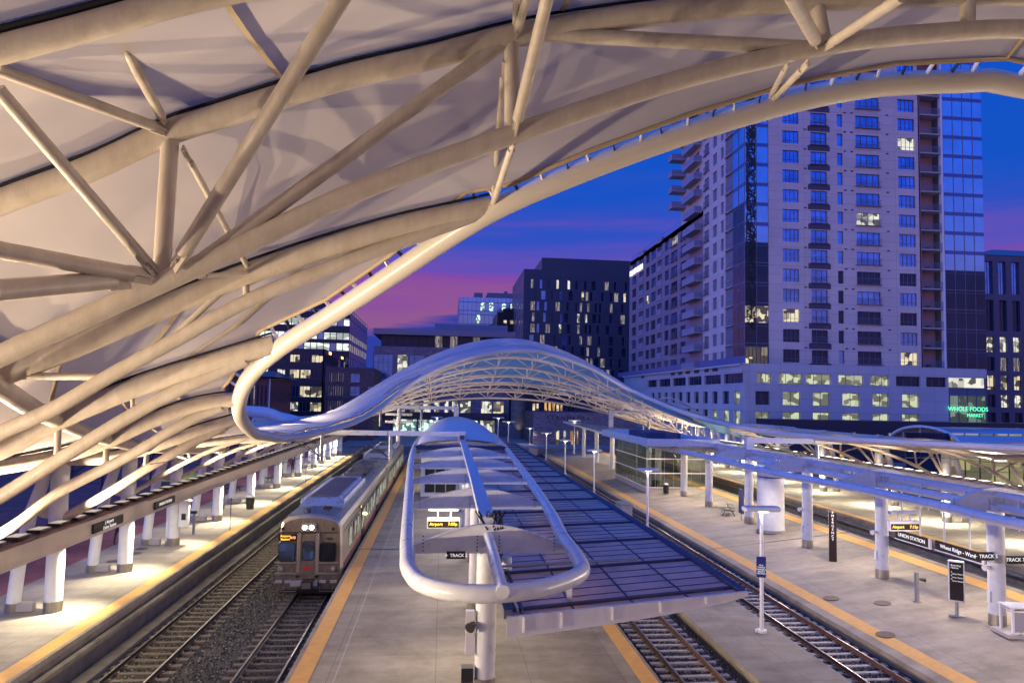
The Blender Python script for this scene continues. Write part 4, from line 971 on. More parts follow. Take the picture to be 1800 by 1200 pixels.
hang_sign((1645,949), (1727,971), (1645,964), (1727,990), 24.2, 'longer black hanging sign reading Wheat Ridge beside the nearest right column', 'Wheat Ridge - Ward', .26)
# track number sign straps around the nearest column
cx, cy = SX, RY[1]; 
def track_sign(px0, px1, py, Y, label, txt, parent_strap=True, h=.34):
    a, b = at_y(px0, py, Y), at_y(px1, py, Y); s = thing('track_sign', label, 'sign', (a.x, Y, a.z-h/2)); L_ = b.x-a.x
    m = MB(); m.box(0, L_, -.04, .04, 0, h); m.build('panel', BLACKSIGN, s); text(txt, h*.62, TXTW, s, (L_/2, -.045, h/2), (R(90), 0, 0), 'lettering', .004); return s
ts = track_sign(1716, 1746, 977, cy-.2, 'black sign reading TRACK 5 with left arrow on the nearest right column', '\u2190 TRACK 5', h=.33)
track_sign(1771, 1806, 983, cy-.2, 'black sign reading TRACK 7 with right arrow at the right photo edge', 'TRACK 7 \u2192', h=.33)
m = MB(); zc = at_y(1758, 980, cy).z; m.cyl(0, 0, -.17, .17, .335, 28); o = m.build('strap', GALV); o.location = (cx, cy+.06, zc); tag(o, 'grey steel strap holding the track signs on the nearest right column', 'sign strap')
# emergency pylon
def stand(px, py, z): return at_z(px, py, z)
p = stand(1464, 979, 1.0); e = thing('emergency_pylon', 'tall dark brown pylon with vertical EMERGENCY lettering', 'emergency phone', (p.x, p.y, pz(p.x)), rz=R(-28))
m = MB(); m.box(-.2, .2, -.12, .12, 0, 2.75); m.build('pylon_body', mat('dark_bronze', (.035,.022,.02), .4, metal=.4), e)
text('\n'.join('EMERGENCY'), .19, TXTW, e, (0, -.13, 2.0), (R(90), 0, 0), 'lettering', .003); text('\n'.join('EMERGENCY'), .19, TXTW, e, (-.21, 0, 2.0), (R(90), 0, R(-90)), 'lettering', .003)
m = MB(); m.box(-.12, .12, -.15, -.12, 1.0, 1.3); m.build('call_box', STEEL, e)
# info totem
p = stand(1682, 1072, 1.0); e = thing('info_totem', 'black timetable totem with white lettering on a silver post', 'information sign', (p.x, p.y, pz(p.x)), rz=R(-35))
m = MB(); m.cyl(0, 0, 0, .65, .07, 14); m.box(-.3, .3, -.2, .2, 0, .05); m.build('post', GALV, e)
m = MB(); m.bevbox(-.3, .3, -.09, .09, .62, 2.35, .03); m.build('frame', SILVER, e); m = MB(); m.box(-.25, .25, -.1, -.09, .68, 2.28); m.build('panel', BLACKSIGN, e)
text('Boarding\nNotice', .1, TXTW, e, (-.2, -.105, 2.1), (R(90), 0, 0), 'lettering', .002, 'LEFT'); text('A\n  Union Station\nB\n  Union Station\nG\n  Union Station', .075, TXTW, e, (-.2, -.105, 1.68), (R(90), 0, 0), 'lettering', .002, 'LEFT')
# stanchion with viewer
p = stand(1612, 1051, .9); e = thing('stanchion', 'grey steel stanchion with a small black fitting on the right platform', 'post', (p.x, p.y, pz(p.x)))
m = MB(); m.box(-.07, .07, -.07, .07, 0, 1.35); m.box(-.12, .12, -.12, .12, 0, .04); m.build('post', GALV, e); m = MB(); m.tube([(.1,0,1.05),(.38,-.05,1.0)], [.05,.09], 12); m.build('fitting', DARK, e)
# manhole lids and floor plates
for (px, py, z, lb) in ((1461,1047,.5,'round dark lid on the right platform, left of a similar lid'),(1551,1047,.9,'round dark lid on the right platform in front of the middle column'),(1556,1103,.6,'round dark lid close to the yellow strip, nearest of the lids'),(249,964,1.3,'round brown lid on the left platform beside the second column'),(238,972,1.3,'small round brown lid nearest the second left column'),(199,986,1.3,'large round brown lid left of the second left column')):
    p = stand(px, py, z); o = MB(); o.cyl(0, 0, .003, .012, .36 if px > 1000 else .3, 30); o = o.build('access_lid', mat('brown_lid', (.06,.035,.035), .6)); o.location = (p.x, p.y, pz(p.x)+.02 if px > 1000 else 1.3)
    o.rotation_euler = (0, -math.atan(sl) if px > 1000 else 0, 0); tag(o, lb, 'access lid', 'round lids on the platforms')
# bench
def bench(p, rz, label):
    b = thing('bench', label, 'bench', p, rz=rz)
    m = MB(); 
    for k in range(5): m.box(-.9, .9, -.45+k*.09, -.39+k*.09, .43, .46)
    m.build('seat', DARK, b); m = MB()
    for k in range(5): m.box(-.9, .9, -.02+k*.02, .0+k*.02, .5+k*.09, .56+k*.09)
    m.build('backrest', DARK, b)
    m = MB()
    for k in range(5): m.box(-.9, .9, .12+k*.09, .18+k*.09, .43, .46)
    m.build('seat', DARK, b)
    for x in (-.85, .85):
        m = MB(); m.beam((x,-.45,0),(x,-.2,.43),.05,.05); m.beam((x,.5,0),(x,.3,.43),.05,.05); m.beam((x,-.45,.42),(x,.5,.42),.05,.05); m.beam((x,-.45,.66),(x,0,.66),.04,.04); m.build('leg_frame', DARK, b)
    return b
p = stand(1280, 902, .9); bench((p.x, p.y, pz(p.x)), R(70), 'dark metal double-sided bench left of the thick white cylinder')
p = stand(1003, 778, .5); bench((p.x, p.y, pz(p.x)), R(70), 'small dark bench far down the right platform')
for px, py, z0, lb in ((497,843,1.3,'dark bench between the far left platform columns'), (425,862,1.3,'dark bench against the sixth left column')):
    p = stand(px-6, py+3, 1.3); bench((p.x-.5, p.y, 1.3), R(90), lb)
# navy sign post beside bench
p = stand(1303, 914, .8); e = thing('sign_post', 'thin navy sign board on edge beside the bench', 'sign', (p.x, p.y, pz(p.x))); m = MB(); m.box(-.05,.05,-.35,.35,.5,2.3); m.build('board', mat('navy_board', (.03,.04,.12), .5), e); m = MB(); m.box(-.03,.03,-.04,.04,0,.5); m.build('post', GALV, e)
# white railed table at the right edge
p = stand(1790, 1122, .75); e = thing('white_cabinet', 'white framed glass-sided cabinet on a stone base at the right photo edge', 'cabinet', (p.x+.3, p.y+.3, pz(p.x)), rz=R(-8))
m = MB(); m.box(-.75,1.4,-.55,.55,0,.14); m.build('stone_base', EDGE, e)
for x in (-.45, .9):
    for y in (-.35, .35): m = MB(); m.box(x-.04,x+.04,y-.04,y+.04,.14,1.1); m.build('leg', WHITE, e)
m = MB(); m.box(-.52,.97,-.42,.42,1.1,1.15); m.box(-.45,.9,-.36,.36,.98,1.02); m.build('top', WHITE, e)
m = MB(); m.box(-.4,.86,-.36,-.34,.2,.95); m.build('side_panel', mat('frosted_panel', (.35,.34,.4), .3), e)
# ---- LED boards
def led(px0, px1, py, z, label, txts, Yo=None):
    a = at_z(px0, py, z) if Yo is None else at_y(px0, py, Yo); b = at_y(px1, py, a.y); L_ = b.x-a.x
    e = thing('departure_board', label, 'departure board', (a.x, a.y, a.z-.16))
    m = MB(); m.box(0, L_, -.12, .12, -.05, .4); m.build('housing', WHITE, e); m = MB(); m.box(.04, L_-.04, -.135, -.12, 0, .28); m.build('screen', BLACKSIGN, e)
    m = MB(); m.box(-.1+L_*.1, L_*.95, -.1, .1, .72, .85); m.box(L_*.3, L_*.34, -.03, .03, .4, .72); m.box(L_*.7, L_*.74, -.03, .03, .4, .72); m.build('mount', WHITE, e)
    text(txts[0], .19, AMBER, e, (.1, -.14, .14), (R(90),0,0), 'lit_text', .003, 'LEFT'); text(txts[1], .19, AMBER, e, (L_-.1, -.14, .14), (R(90),0,0), 'lit_text', .003, 'RIGHT')
led(751, 808, 919, 4.1, 'amber departure board reading Airport under the island canopy', ('Airport', '7:00p'))
led(1562, 1614, 924, 4.1, 'amber departure board beyond the far right track', ('Airport', '7:15p'))
track_sign(785, 818, 975, FINY[0]-.35, 'black sign reading TRACK 2 with left arrow under the nearest island fin', '\u2190 TRACK 2', h=.2)
e = thing('wall_box', 'white service boxes and black horn strapped to the nearest island column', 'service box', (xat(SPX,FINY[0])-.48, FINY[0]-.05, 1.3))
m = MB(); m.box(-.12, .12, -.1, .1, 1.1, 2.3); m.build('upper_box', WHITE, e); m = MB(); m.tube([(.1,-.1,1.95),(-.02,-.3,1.9)], [.08,.15], 14); m.build('horn', DARK, e); m = MB(); m.box(-.22, .12, -.2, .12, .35, .75); m.build('lower_box', DARK, e)
# kiosk on the island
a = at_z(739, 872, 1.3); e = thing('glass_shelter', 'small white shelter with dark glass doors under the island fins', 'shelter', (a.x, a.y, 1.3))
m = MB(); m.box(0, 3.2, 0, 3, 0, .3); m.box(0, 3.2, .1, 3, .3, 3.3); m.build('wall', WHITE, e)
for k in range(3): m = MB(); m.box(.35+k*.9, 1.15+k*.9, -.0, .1, .35, 2.3); m.build('glass_door', WIN, e)
m = MB(); m.box(-.2, 3.4, -.3, 3.2, 3.3, 3.45); m.build('roof', WHITE, e)
# ================================================================ LIGHT POLES
def light_pole(p, h, label, w=1.55, s=1):
    e = thing('light_pole', label, 'light pole', p, 'T-shaped light poles')
    m = MB(); m.cyl(0, 0, .05, h, .085, 16, r1=.07); m.build('pole', WHITE, e); m = MB(); m.cyl(0, 0, 0, .1, .2, 16); m.box(-.25,-.1,-.06,.06,0,.12); m.build('base', WHITE, e)
    m = MB(); m.bevbox(-w/2, w/2, -.24, .24, h, h+.2, .04); m.build('lamp_head', SILVER, e)
    m = MB(); m.box(-.22, .22, -.2, .2, h-.015, h-.004); m.build('lens', mat('pole_lens', (1,.97,.9), .4, emit=12, ecol=(1,.95,.88)), e)
    return e
for i, (px, py, head, z, lb) in enumerate(((1339,1110,898,.2,'white T-headed light pole with blue sign on the low strip, nearest to the camera'),(1138,932,827,.2,'T-headed light pole in front of the glass stair enclosure'),(1044,868,793,.2,'third T-headed light pole from the camera along the strip'),(993,833,775,.2,'fourth T-headed light pole from the camera'),(960,808,762,.2,'fifth T-headed light pole from the camera'),(931,790,753,.2,'sixth T-headed light pole near the end of the track'))):
    p = at_z(px, py, z); h = at_y(px, head, p.y).z-z; e = light_pole(tuple(p), h, lb)
    spot((p.x, p.y, p.z+h-.06), (p.x, p.y+.01, 0), 500 if i else 650, (1,.84,.74), 150, .8, .12, 'pole_lamp')
    if i == 0:
        s_ = thing('blue_sign', 'navy blue notice sign with white lettering strapped to the nearest light pole', 'sign', (p.x, p.y-.12, at_y(1339,995,p.y).z-.42), rz=R(-15))
        m = MB(); m.box(-.26, .12, -.02, .02, 0, .85); m.build('panel', mat('navy_sign', (.02,.045,.18), .4), s_); text('Only\nTicketed\nPassengers\nBeyond\nThis Point', .085, TXTW, s_, (-.07, -.025, .33), (R(90),0,0), 'lettering', .002)
        m = MB(); m.prism([(-.2,.68),(-.02,.78),(.08,.72),(-.04,.7),(-.06,.66),(-.12,.7)], 'y', -.028, -.02); m.build('white_logo', TXTW, s_); m = MB(); m.box(.14,.36,-.05,.05,-.05,.8); m.build('rear_box', GALV, s_)
p = at_z(1100, 912, .2)
e = thing('equipment_cabinet', 'squat grey metal cabinet with open lid on the strip beside the purple roof', 'cabinet', (p.x, p.y, .2)); m = MB(); m.box(-.45,.45,-.3,1.6,0,1.15); m.build('body', EDGE, e); m = MB(); m.box(-.5,.5,-.35,1.65,1.15,1.22); m.build('lid', GALV, e)
p = at_z(938, 799, .2)
e = thing('equipment_cabinet', 'small pale cabinet far down the strip near the yellow stop', 'cabinet', (p.x, p.y, .2)); m = MB(); m.box(-.6,.6,-.4,1.6,0,1.1); m.build('body', EDGE, e); m = MB(); m.box(-.65,.65,-.45,1.65,1.1,1.17); m.build('lid', GALV, e)
def buffer_stop(p, label, c, s=1):
    e = thing('buffer_stop', label, 'buffer stop', p); mt = mat('buffer_'+c, {'yellow': (.55,.4,.03), 'orange': (.6,.18,.03)}[c], .5, noise=.1)
    for x in (-.75, .75):
        m = MB(); m.beam((x,0,0),(x,0,1.5),.2,.2,up=(0,1,0)); m.beam((x,1.5,0),(x,0,1.3),.16,.16); m.build('side_frame', mt, e)
    m = MB(); m.box(-1.1,1.1,-.2,.1,1.0,1.45); m.build('cross_bar', mt, e); return e
p = at_z(915, 782, .0); buffer_stop((9.36, p.y, -.1), 'yellow buffer stop closing the track beside the island roof', 'yellow')
buffer_stop((-6.1, 91, -.1), 'orange buffer stop behind the commuter train', 'orange'); buffer_stop((-10.45, 104, -.1), 'orange buffer stop closing the leftmost track', 'orange')
# ================================================================ CATENARY GANTRIES
def gantry(X0, X1, Y, z, droppers, zb_, label, postw=.5):
    g = thing('catenary_gantry', label, 'catenary gantry', (0,0,0), 'catenary gantries over the tracks')
    s = 1 if X1 > X0 else -1
    m = MB(); m.box(X0, X1, Y-.17, Y+.17, z-.2, z+.2); m.build('arm', SILVER, g)
    m = MB(); m.box(X0-.3, X0+.3, Y-.22, Y+.22, zb_, z+.24); m.build('post', SILVER, g)
    for x in droppers:
        m = MB(); m.box(x-.38, x+.38, Y-.2, Y+.2, z-.26, z-.2); m.cyl(x, Y, z-2.35, z-.26, .15, 12); m.box(x-.3,x-.25,Y-.2,Y+.2,z-.2,z+.25); m.build('drop_tube', GALV, g)
        m = MB(); m.tube([(x, Y, z-2.1), (x-s*1.4*(1 if x < 0 else -1)*-1, Y, z-1.0)], .03, 6); m.tube([(x, Y, z-.9), (x+1.7*(-1), Y, z-.85)], .03, 6); m.tube([(x, Y, z-2.15), (x-1.7, Y, z-2.05)], .025, 6); m.tube([(x,Y,z-2.1),(x-1.9,Y,z-.95)], .035, 6)
        for q in (.5, .62, .74): m.tube([(x-q, Y, z-.88), (x-q-.06, Y, z-.88)], .09, 10)
        m.build('registration_arm', DARK, g)
    return g
pg = at_x(812, 760, 1.7); Yg = pg.y; gz = at_y(690, 761, Yg).z
gantry(1.7, at_y(545, 758, Yg).x, Yg, gz, [at_y(567, 760, Yg).x, at_y(687, 761, Yg).x], 5.7, 'long pale gantry arm crossing above the train, nearer of two')
gantry(1.7, at_y(665, 716, 84).x-.3, 84, at_y(740, 716, 84).z, [at_y(669, 716, 84).x, at_y(741, 717, 84).x], 6.0, 'gantry arm behind it, higher and nearer the far arch')
p3 = at_x(1317, 775, SX); gantry(SX, 31.6, p3.y, at_y(1430, 775, p3.y).z, [at_y(1436, 776, p3.y).x], 6.2, 'gantry arm standing on the right canopy spine, nearer of two')
p4 = at_x(1074, 726, SX-.6); gantry(SX-.6, 31.6, p4.y, at_y(1130, 725, p4.y).z, [at_y(1140, 726, p4.y).x], 6.0, 'distant gantry arm above the flat right roof')
WIRE = mat('dark_wire', (.02,.02,.02), .6)
for X, lb in ((-6.1, 'overhead contact wires above the commuter train'), (-10.45, 'overhead contact wires above the leftmost track'), (28.9, 'overhead contact wires above the far right track')):
    e = thing('contact_wire', lb, 'overhead wire')
    m = MB(); m.tube([(X, 26, 5.78), (X, 110, 5.78)], .014, 5); m.build('wire', WIRE, e)
    pts = [(X, y, 6.5+.0006*((y-57)**2)) for y in range(26, 112, 6)]; m = MB(); m.tube(pts, .014, 5); m.build('messenger_wire', WIRE, e)
# far cross-arm mast
e = thing('signal_mast', 'pinkish lamp mast with two horizontal bars at the end of the left tracks', 'lamp mast', (at_y(700,765,104).x, 104, .2))
m = MB(); m.cyl(0,0,0,at_y(700,702,104).z-.2,.32,14); m.build('mast', WHITE, e)
for y in (728, 741): z = at_y(700, y, 104).z-.2; m = MB(); m.box(-2, 2, -.15, .15, z-.18, z+.18); m.build('cross_bar', WHITE, e)
# ================================================================ LEFT PLATFORM FURNITURE
def black_beam_sign(t0, t1, b0, b1, label, txt):
    X = -13.72; a, b = at_x(*t0, X), at_x(*t1, X); c, d = at_x(*b0, X), at_x(*b1, X); zt_, zb_ = (a.z+b.z)/2, (c.z+d.z)/2
    ya, yb = a.y, b.y; s = thing('beam_sign', label, 'sign', (-13.62, ya, zb_)); m = MB(); m.box(-.06, .02, 0, yb-ya, 0, zt_-zb_); m.build('panel', BLACKSIGN, s)
    text(txt, .2, TXTW, s, (.024, (yb-ya)*.5, (zt_-zb_)*.5), (R(90), 0, R(90)), 'lettering', .003)
black_beam_sign((160,921), (212,904), (160,938), (212,917), 'long black sign on the left beam with an arc symbol and two lines, nearest one', '( Airport\n  Union Station')
black_beam_sign((269,882), (304,871), (269,896), (304,881), 'shorter black sign on the left beam reading UNION STATION', 'UNION STATION')
p = at_z(309, 957, 1.3); e = thing('validator_box', 'white ticket validator cabinet hung on the third left column', 'ticket machine', (XL+.42, COLY[2]-.1, 1.3)); m = MB(); m.bevbox(-.12,.36,-.2,.2,1.0,2.35,.03); m.box(-.16,.42,-.24,.24,2.35,2.42); m.build('body', WHITE, e); m = MB(); m.box(.05,.28,-.22,-.2,1.4,1.75); m.build('screen', DARK, e)
p = at_z(293, 957, 1.3); e = thing('slim_post', 'slim white post standing left of the third left column', 'post', tuple(p)); m = MB(); m.cyl(0,0,0,2.2,.09,14); m.build('shaft', WHITE, e); m = MB(); m.cyl(0,0,0,.22,.11,14); m.build('collar', STEEL, e)
p = at_z(340, 938, 1.3); e = thing('grey_stanchion', 'short grey stanchion between the third and fourth left columns', 'post', tuple(p)); m = MB(); m.cyl(0,0,0,1.25,.08,14); m.build('shaft', GALV, e); m = MB(); m.box(-.2,.14,-.08,.08,1.2,1.36); m.build('head', DARK, e)
for px, py, lb in ((404,932,'thin pole with small head at the left platform edge'), (537,848,'thin pole at the left platform edge farther off')):
    p = at_z(px, py, 1.3); e = thing('edge_pole', lb, 'pole', tuple(p)); m = MB(); m.cyl(0,0,0,1.9 if px < 500 else 1.6,.025,8); m.build('rod', DARK, e); m = MB(); m.sphere((0,0,1.93 if px < 500 else 1.63),.05,8); m.build('knob', DARK, e)
for px, py, lb in ((450,862,'dark ticket machine behind the fifth left column'), (394,898,'tall dark ticket machine right of the fourth left column')):
    p = at_z(px, py, 1.3); e = thing('ticket_machine', lb, 'ticket machine', (p.x-.6, p.y+.8, 1.3)); m = MB(); m.bevbox(-.3,.3,-.25,.25,0,1.9,.04); m.build('body', DARK, e); m = MB(); m.box(-.2,.2,-.27,-.25,1.1,1.6); m.build('screen', mat('blue_screen', (.1,.2,.4), .3, emit=1, ecol=(.2,.4,.8)), e)
# ================================================================ PEOPLE
SKIN = mat('skin', (.45,.28,.2), .6); HAIR = mat('dark_hair', (.03,.02,.015), .7)
def person(p, label, top, legs, h=1.72, rz=0, walk=.12, vest=None):
    me = bpy.data.meshes.new('person'); sk = [((0,0,.93),.13,.10,-1), ((0,0,1.15),.13,.09,0), ((0,0,1.38),.17,.11,1), ((0,0,1.50),.06,.06,2), ((0,0,1.60),.085,.095,3), ((0,0,1.70),.07,.08,4)]
    for s in (-1, 1):
        k = len(sk); sk += [((s*.10,walk*s*.3,.86),.09,.09,0), ((s*.10,walk*s,.48),.062,.065,k), ((s*.10,walk*s*1.3,.09),.045,.05,k+1), ((s*.11,walk*s*1.3-.15,.035),.035,.03,k+2)]
        k = len(sk); sk += [((s*.20,0,1.40),.06,.06,2), ((s*.25,-walk*s*.5,1.13),.042,.042,k), ((s*.24,-walk*s*1.0-.05,.89),.034,.034,k+1), ((s*.235,-walk*s*1.0-.08,.80),.03,.022,k+2)]
    f = h/1.78; me.from_pydata([tuple(c*f for c in q[0]) for q in sk], [(q[3], i) for i, q in enumerate(sk) if q[3] >= 0], [])
    o = bpy.data.objects.new('person', me); col.objects.link(o); md = o.modifiers.new('skin', 'SKIN'); sv = me.skin_vertices[0].data
    for i, q in enumerate(sk): sv[i].radius = (q[1]*f, q[2]*f)
    sv[0].use_root = True; o.modifiers.new('sub', 'SUBSURF').levels = 2; o.modifiers['sub'].render_levels = 2
    me2 = bpy.data.meshes.new_from_object(o.evaluated_get(bpy.context.evaluated_depsgraph_get())); bpy.data.objects.remove(o)
    me2.materials.clear()
    for q in (legs, top, SKIN, HAIR): me2.materials.append(q)
    for pl_ in me2.polygons:
        c = pl_.center; z = c.z/f; pl_.use_smooth = True
        pl_.material_index = 0 if z < .95 and abs(c.x)/f < .19 else (3 if z > 1.69 or (z > 1.58 and c.y > .02) else (2 if z > 1.47 or (abs(c.x)/f > .19 and z < .9) else 1))
    o = bpy.data.objects.new('person', me2); col.objects.link(o); o.location = p; o.rotation_euler = (0,0,rz); tag(o, label, 'person')
    return o
BLK = mat('black_cloth', (.02,.02,.03), .8); NAVY = mat('navy_cloth', (.03,.04,.08), .8); REDC = mat('red_vest', (.6,.06,.03), .7); BRN = mat('brown_cloth', (.12,.06,.05), .8); LIME = mat('lime_vest', (.5,.75,.05), .6, emit=.15)
for px, py, z, lb, a, b, rz in ((207,958,1.3,'person in dark blue clothes walking behind the second left column',NAVY,BLK,2.5),
    (514,830,1.3,'person in black standing on the far left platform, left of a companion',BLK,BLK,.4),(523,828,1.3,'person in black standing beside another on the far left platform',BLK,NAVY,-.6),
    (1341,852,1.3,'person in maroon top walking on the far right platform',BRN,BLK,1.2),(982,778,.6,'person in dark coat near the small far bench',BLK,BLK,0),(1000,783,.6,'person in brown coat by the far column',BRN,BLK,2)):
    p = at_z(px, py, z); person((p.x, p.y, z if z > .9 else pz(p.x)), lb, a, b, rz=rz)
person((at_z(706,778,.3).x, 108, .2), 'person in red vest by the end of the left tracks', REDC, BLK, rz=.3)
person((at_z(724,780,1.3).x, 92, 1.3), 'person in red vest on the island near the far end of the train', REDC, BLK, rz=.5)
o = person((XT+1.32, 36.1, 1.15), 'person in lime vest leaning from the cab side window of the train', LIME, NAVY, rz=1.2, walk=.03)
# pigeon-free: rubbish bins
for px, py, z, lb in ((440,898,1.3,'round dark litter bin near the fifth left column'), (1182,869,.8,'round litter bin by the glass stair enclosure')):
    p = at_z(px, py, z); e = thing('litter_bin', lb, 'litter bin', (p.x-.3, p.y+1, z)); m = MB(); m.cyl(0,0,0,.85,.26,20,r1=.3); m.build('drum', DARK, e); m = MB(); m.cyl(0,0,.85,.95,.32,20,r1=.2); m.build('lid', GALV, e)
# ================================================================ CITY BUILDINGS
GB = mat('blue_reflective_glass', (.24,.42,.62), .07, metal=.75, noise=.12, nscale=.25)
GD = mat('dark_reflective_glass', (.02,.035,.075), .1, metal=.3, noise=.3, nscale=.2, spec=.3)
GM = mat('window_glass_mid', (.13,.27,.58), .08, metal=.75, noise=.35, nscale=.35)
LIT1 = litmat('lit_room_warm', (1,.86,.55), .62, .55, .06, stretch=(1,1,1))
LIT2 = litmat('lit_room_white', (1,.98,.80), .65, .6, .1)
LIT3 = litmat('lit_garage', (.80,.86,.55), .55, .45, .22, stretch=(1,1,1.6))
LIT4 = litmat('dim_curtain_room', (.42,.36,.34), .55, 1.1, .25, stretch=(2,2,.3))
LIT5 = litmat('lit_office_strip', (.90,1,.90), 1.0, .35, .3, stretch=(.5,1,2.5))
LIT6 = litmat('lit_teal_shop', (.65,1,.9), 1.1, .9, .1)
LITO = litmat('lit_amber_curtain', (.9,.5,.15), .7, 1.2, .15, stretch=(2,1,.2))
FRM = mat('window_frame_grey', (.16,.17,.22), .5)
class Fac:
    """a wall with real openings: plane 'y' (faces -Y) or 'x' (faces -X) or 'X' (faces +X)"""
    def __init__(s, root, ax, pos, wallmat, t=.35, rec=.22):
        s.r, s.ax, s.pos, s.wm, s.t, s.rec = root, ax, pos, wallmat, t, rec; s.w = MB(); s.wins = []
    def B(s, m, a0, a1, z0, z1, d0, d1, mi=0):
        if a1-a0 < .01 or z1-z0 < .01: return
        if s.ax == 'y': m.box(a0, a1, s.pos+d0, s.pos+d1, z0, z1, mi)
        elif s.ax == 'x': m.box(s.pos+d0, s.pos+d1, a0, a1, z0, z1, mi)
        else: m.box(s.pos-d0, s.pos-d1, a0, a1, z0, z1, mi)
    def wall(s, a0, a1, z0, z1): s.B(s.w, a0, a1, z0, z1, 0, s.t)
    def band(s, a0, a1, z0, z1, cells):
        """cells: (c0, c1, material, nx, nz, balcony)"""
        a = a0
        for c in sorted(cells, key=lambda c: c[0]):
            s.wall(a, c[0], z0, z1); s.wins.append((c, z0, z1)); a = c[1]
        s.wall(a, a1, z0, z1)
    def finish(s, name='wall', maxp=100):
        if s.w.f: s.w.build(name, s.wm, s.r)
        rest = {}
        cache = {}
        ws = sorted(s.wins, key=lambda w: -((w[0][1]-w[0][0])*(w[2]-w[1])))
        for i, (c, z0, z1) in enumerate(ws):
            c0, c1, mt, nx, nz = c[:5]; bal = c[5] if len(c) > 5 else 0
            W_, H_ = c1-c0, z1-z0; key = (round(W_, 2), round(H_, 2), mt.name, nx, nz, bal)
            def mk(m, ox, oz):
                s.B(m, ox+0, ox+W_, oz, oz+H_, s.rec+.05, s.rec+.08, 0); f = .05
                s.B(m, ox, ox+f, oz, oz+H_, s.rec-.03, s.rec+.045, 1); s.B(m, ox+W_-f, ox+W_, oz, oz+H_, s.rec-.03, s.rec+.045, 1)
                s.B(m, ox+f, ox+W_-f, oz, oz+f, s.rec-.03, s.rec+.045, 1); s.B(m, ox+f, ox+W_-f, oz+H_-f, oz+H_, s.rec-.03, s.rec+.045, 1)
                for j in range(1, nx): s.B(m, ox+W_*j/nx-.03, ox+W_*j/nx+.03, oz+f, oz+H_-f, s.rec-.03, s.rec+.04, 1)
                for j in range(1, nz): s.B(m, ox+f, ox+W_-f, oz+H_*(.28 if nz == 2 else j/nz)-.025, oz+H_*(.28 if nz == 2 else j/nz)+.025, s.rec-.02, s.rec+.035, 1)
                if bal:
                    s.B(m, ox-.15, ox+W_+.15, oz-.1, oz-.02, -.35, .0, 1); s.B(m, ox-.15, ox+W_+.15, oz+.95, oz+1.0, -.35, -.3, 1)
                    for j in range(int(W_/.22)+1): s.B(m, ox-.15+j*.22, ox-.12+j*.22, oz-.02, oz+.95, -.34, -.31, 1)
            if i < maxp:
                if key not in cache:
                    m = MB(); mk(m, 0, 0); o = m.build('window', [mt, FRM], s.r); cache[key] = o
                else: o = cache[key].copy(); col.objects.link(o)
                o.location = (c0, 0, z0) if s.ax == 'y' else (0, c0, z0)
            else:
                m = rest.setdefault(mt.name, (MB(), mt))[0]; mk(m, c0, z0)
        for nm, (m, mt) in rest.items(): o = m.build('windows', [mt, FRM], s.r); o['kind'] = 'stuff'
rw = random.Random(11)
def panelmat(name, c, sx, sz, dark=.6, c2=None, ax='y', rough=.7):
    m = mat(name, c, rough, c2=c2 or tuple(x*.86 for x in c), nscale=.12, bump=.05)
    t = m.node_tree; n = t.nodes; b = n['Principled BSDF']; src = b.inputs['Base Color'].links[0].from_socket
    g = n.new('ShaderNodeTexCoord'); sp = n.new('ShaderNodeSeparateXYZ'); cb = n.new('ShaderNodeCombineXYZ'); t.links.new(g.outputs['Object'], sp.inputs[0])
    ad = n.new('ShaderNodeMath'); ad.operation = 'ADD'; t.links.new(sp.outputs['X'], ad.inputs[0]); t.links.new(sp.outputs['Y'], ad.inputs[1])
    t.links.new(ad.outputs[0], cb.inputs['X']); t.links.new(sp.outputs['Z'], cb.inputs['Y'])
    br = n.new('ShaderNodeTexBrick'); br.offset = 0 if sx > .8 else .5; br.inputs['Scale'].default_value = 1; br.inputs['Brick Width'].default_value = sx; br.inputs['Row Height'].default_value = sz
    br.inputs['Mortar Size'].default_value = .025 if sx > .8 else .015; br.inputs['Color1'].default_value = (1,1,1,1); br.inputs['Color2'].default_value = (.93,.93,.93,1) if sx > .8 else (.6,.55,.55,1); br.inputs['Mortar'].default_value = (dark,)*3+(1,)
    t.links.new(cb.outputs[0], br.inputs[0]); mx = n.new('ShaderNodeMix'); mx.data_type = 'RGBA'; mx.blend_type = 'MULTIPLY'; mx.inputs[0].default_value = 1
    t.links.new(src, mx.inputs[6]); t.links.new(br.outputs[0], mx.inputs[7]); t.links.new(mx.outputs[2], b.inputs['Base Color']); return m
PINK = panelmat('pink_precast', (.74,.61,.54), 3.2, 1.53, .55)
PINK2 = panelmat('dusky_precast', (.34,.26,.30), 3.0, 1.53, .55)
MAUV = mat('mauve_panel', (.075,.065,.11), .6)
PODI = panelmat('podium_precast', (.60,.55,.54), 2.6, 2.1, .5)
YT_ = 105.0
fxx = lambda px, Y=YT_, py=450: at_y(px, py, Y).x
fzz = lambda py, Y=YT_, px=1400: at_y(px, py, Y).z
zr0 = fzz(614); zr1 = fzz(637); PIT = (fzz(403)-fzz(614))/6
tower = thing('apartment_tower', 'tall pink concrete apartment tower with blue glass corner columns and balcony stack', 'apartment tower')
NR = 17; XT0, XT1 = fxx(1308), fxx(1731, py=500)
F = Fac(tower, 'y', YT_, PINK); cols = dict(A=(1376,1405), B=(1426,1455), C=(1473,1483), D=(1506,1548), E=(1581,1611))
cx_ = {k: (fxx(a), fxx(b)) for k, (a, b) in cols.items()}; wl, wr = fxx(1351), fxx(1619)
zbase = fzz(652); z = zbase
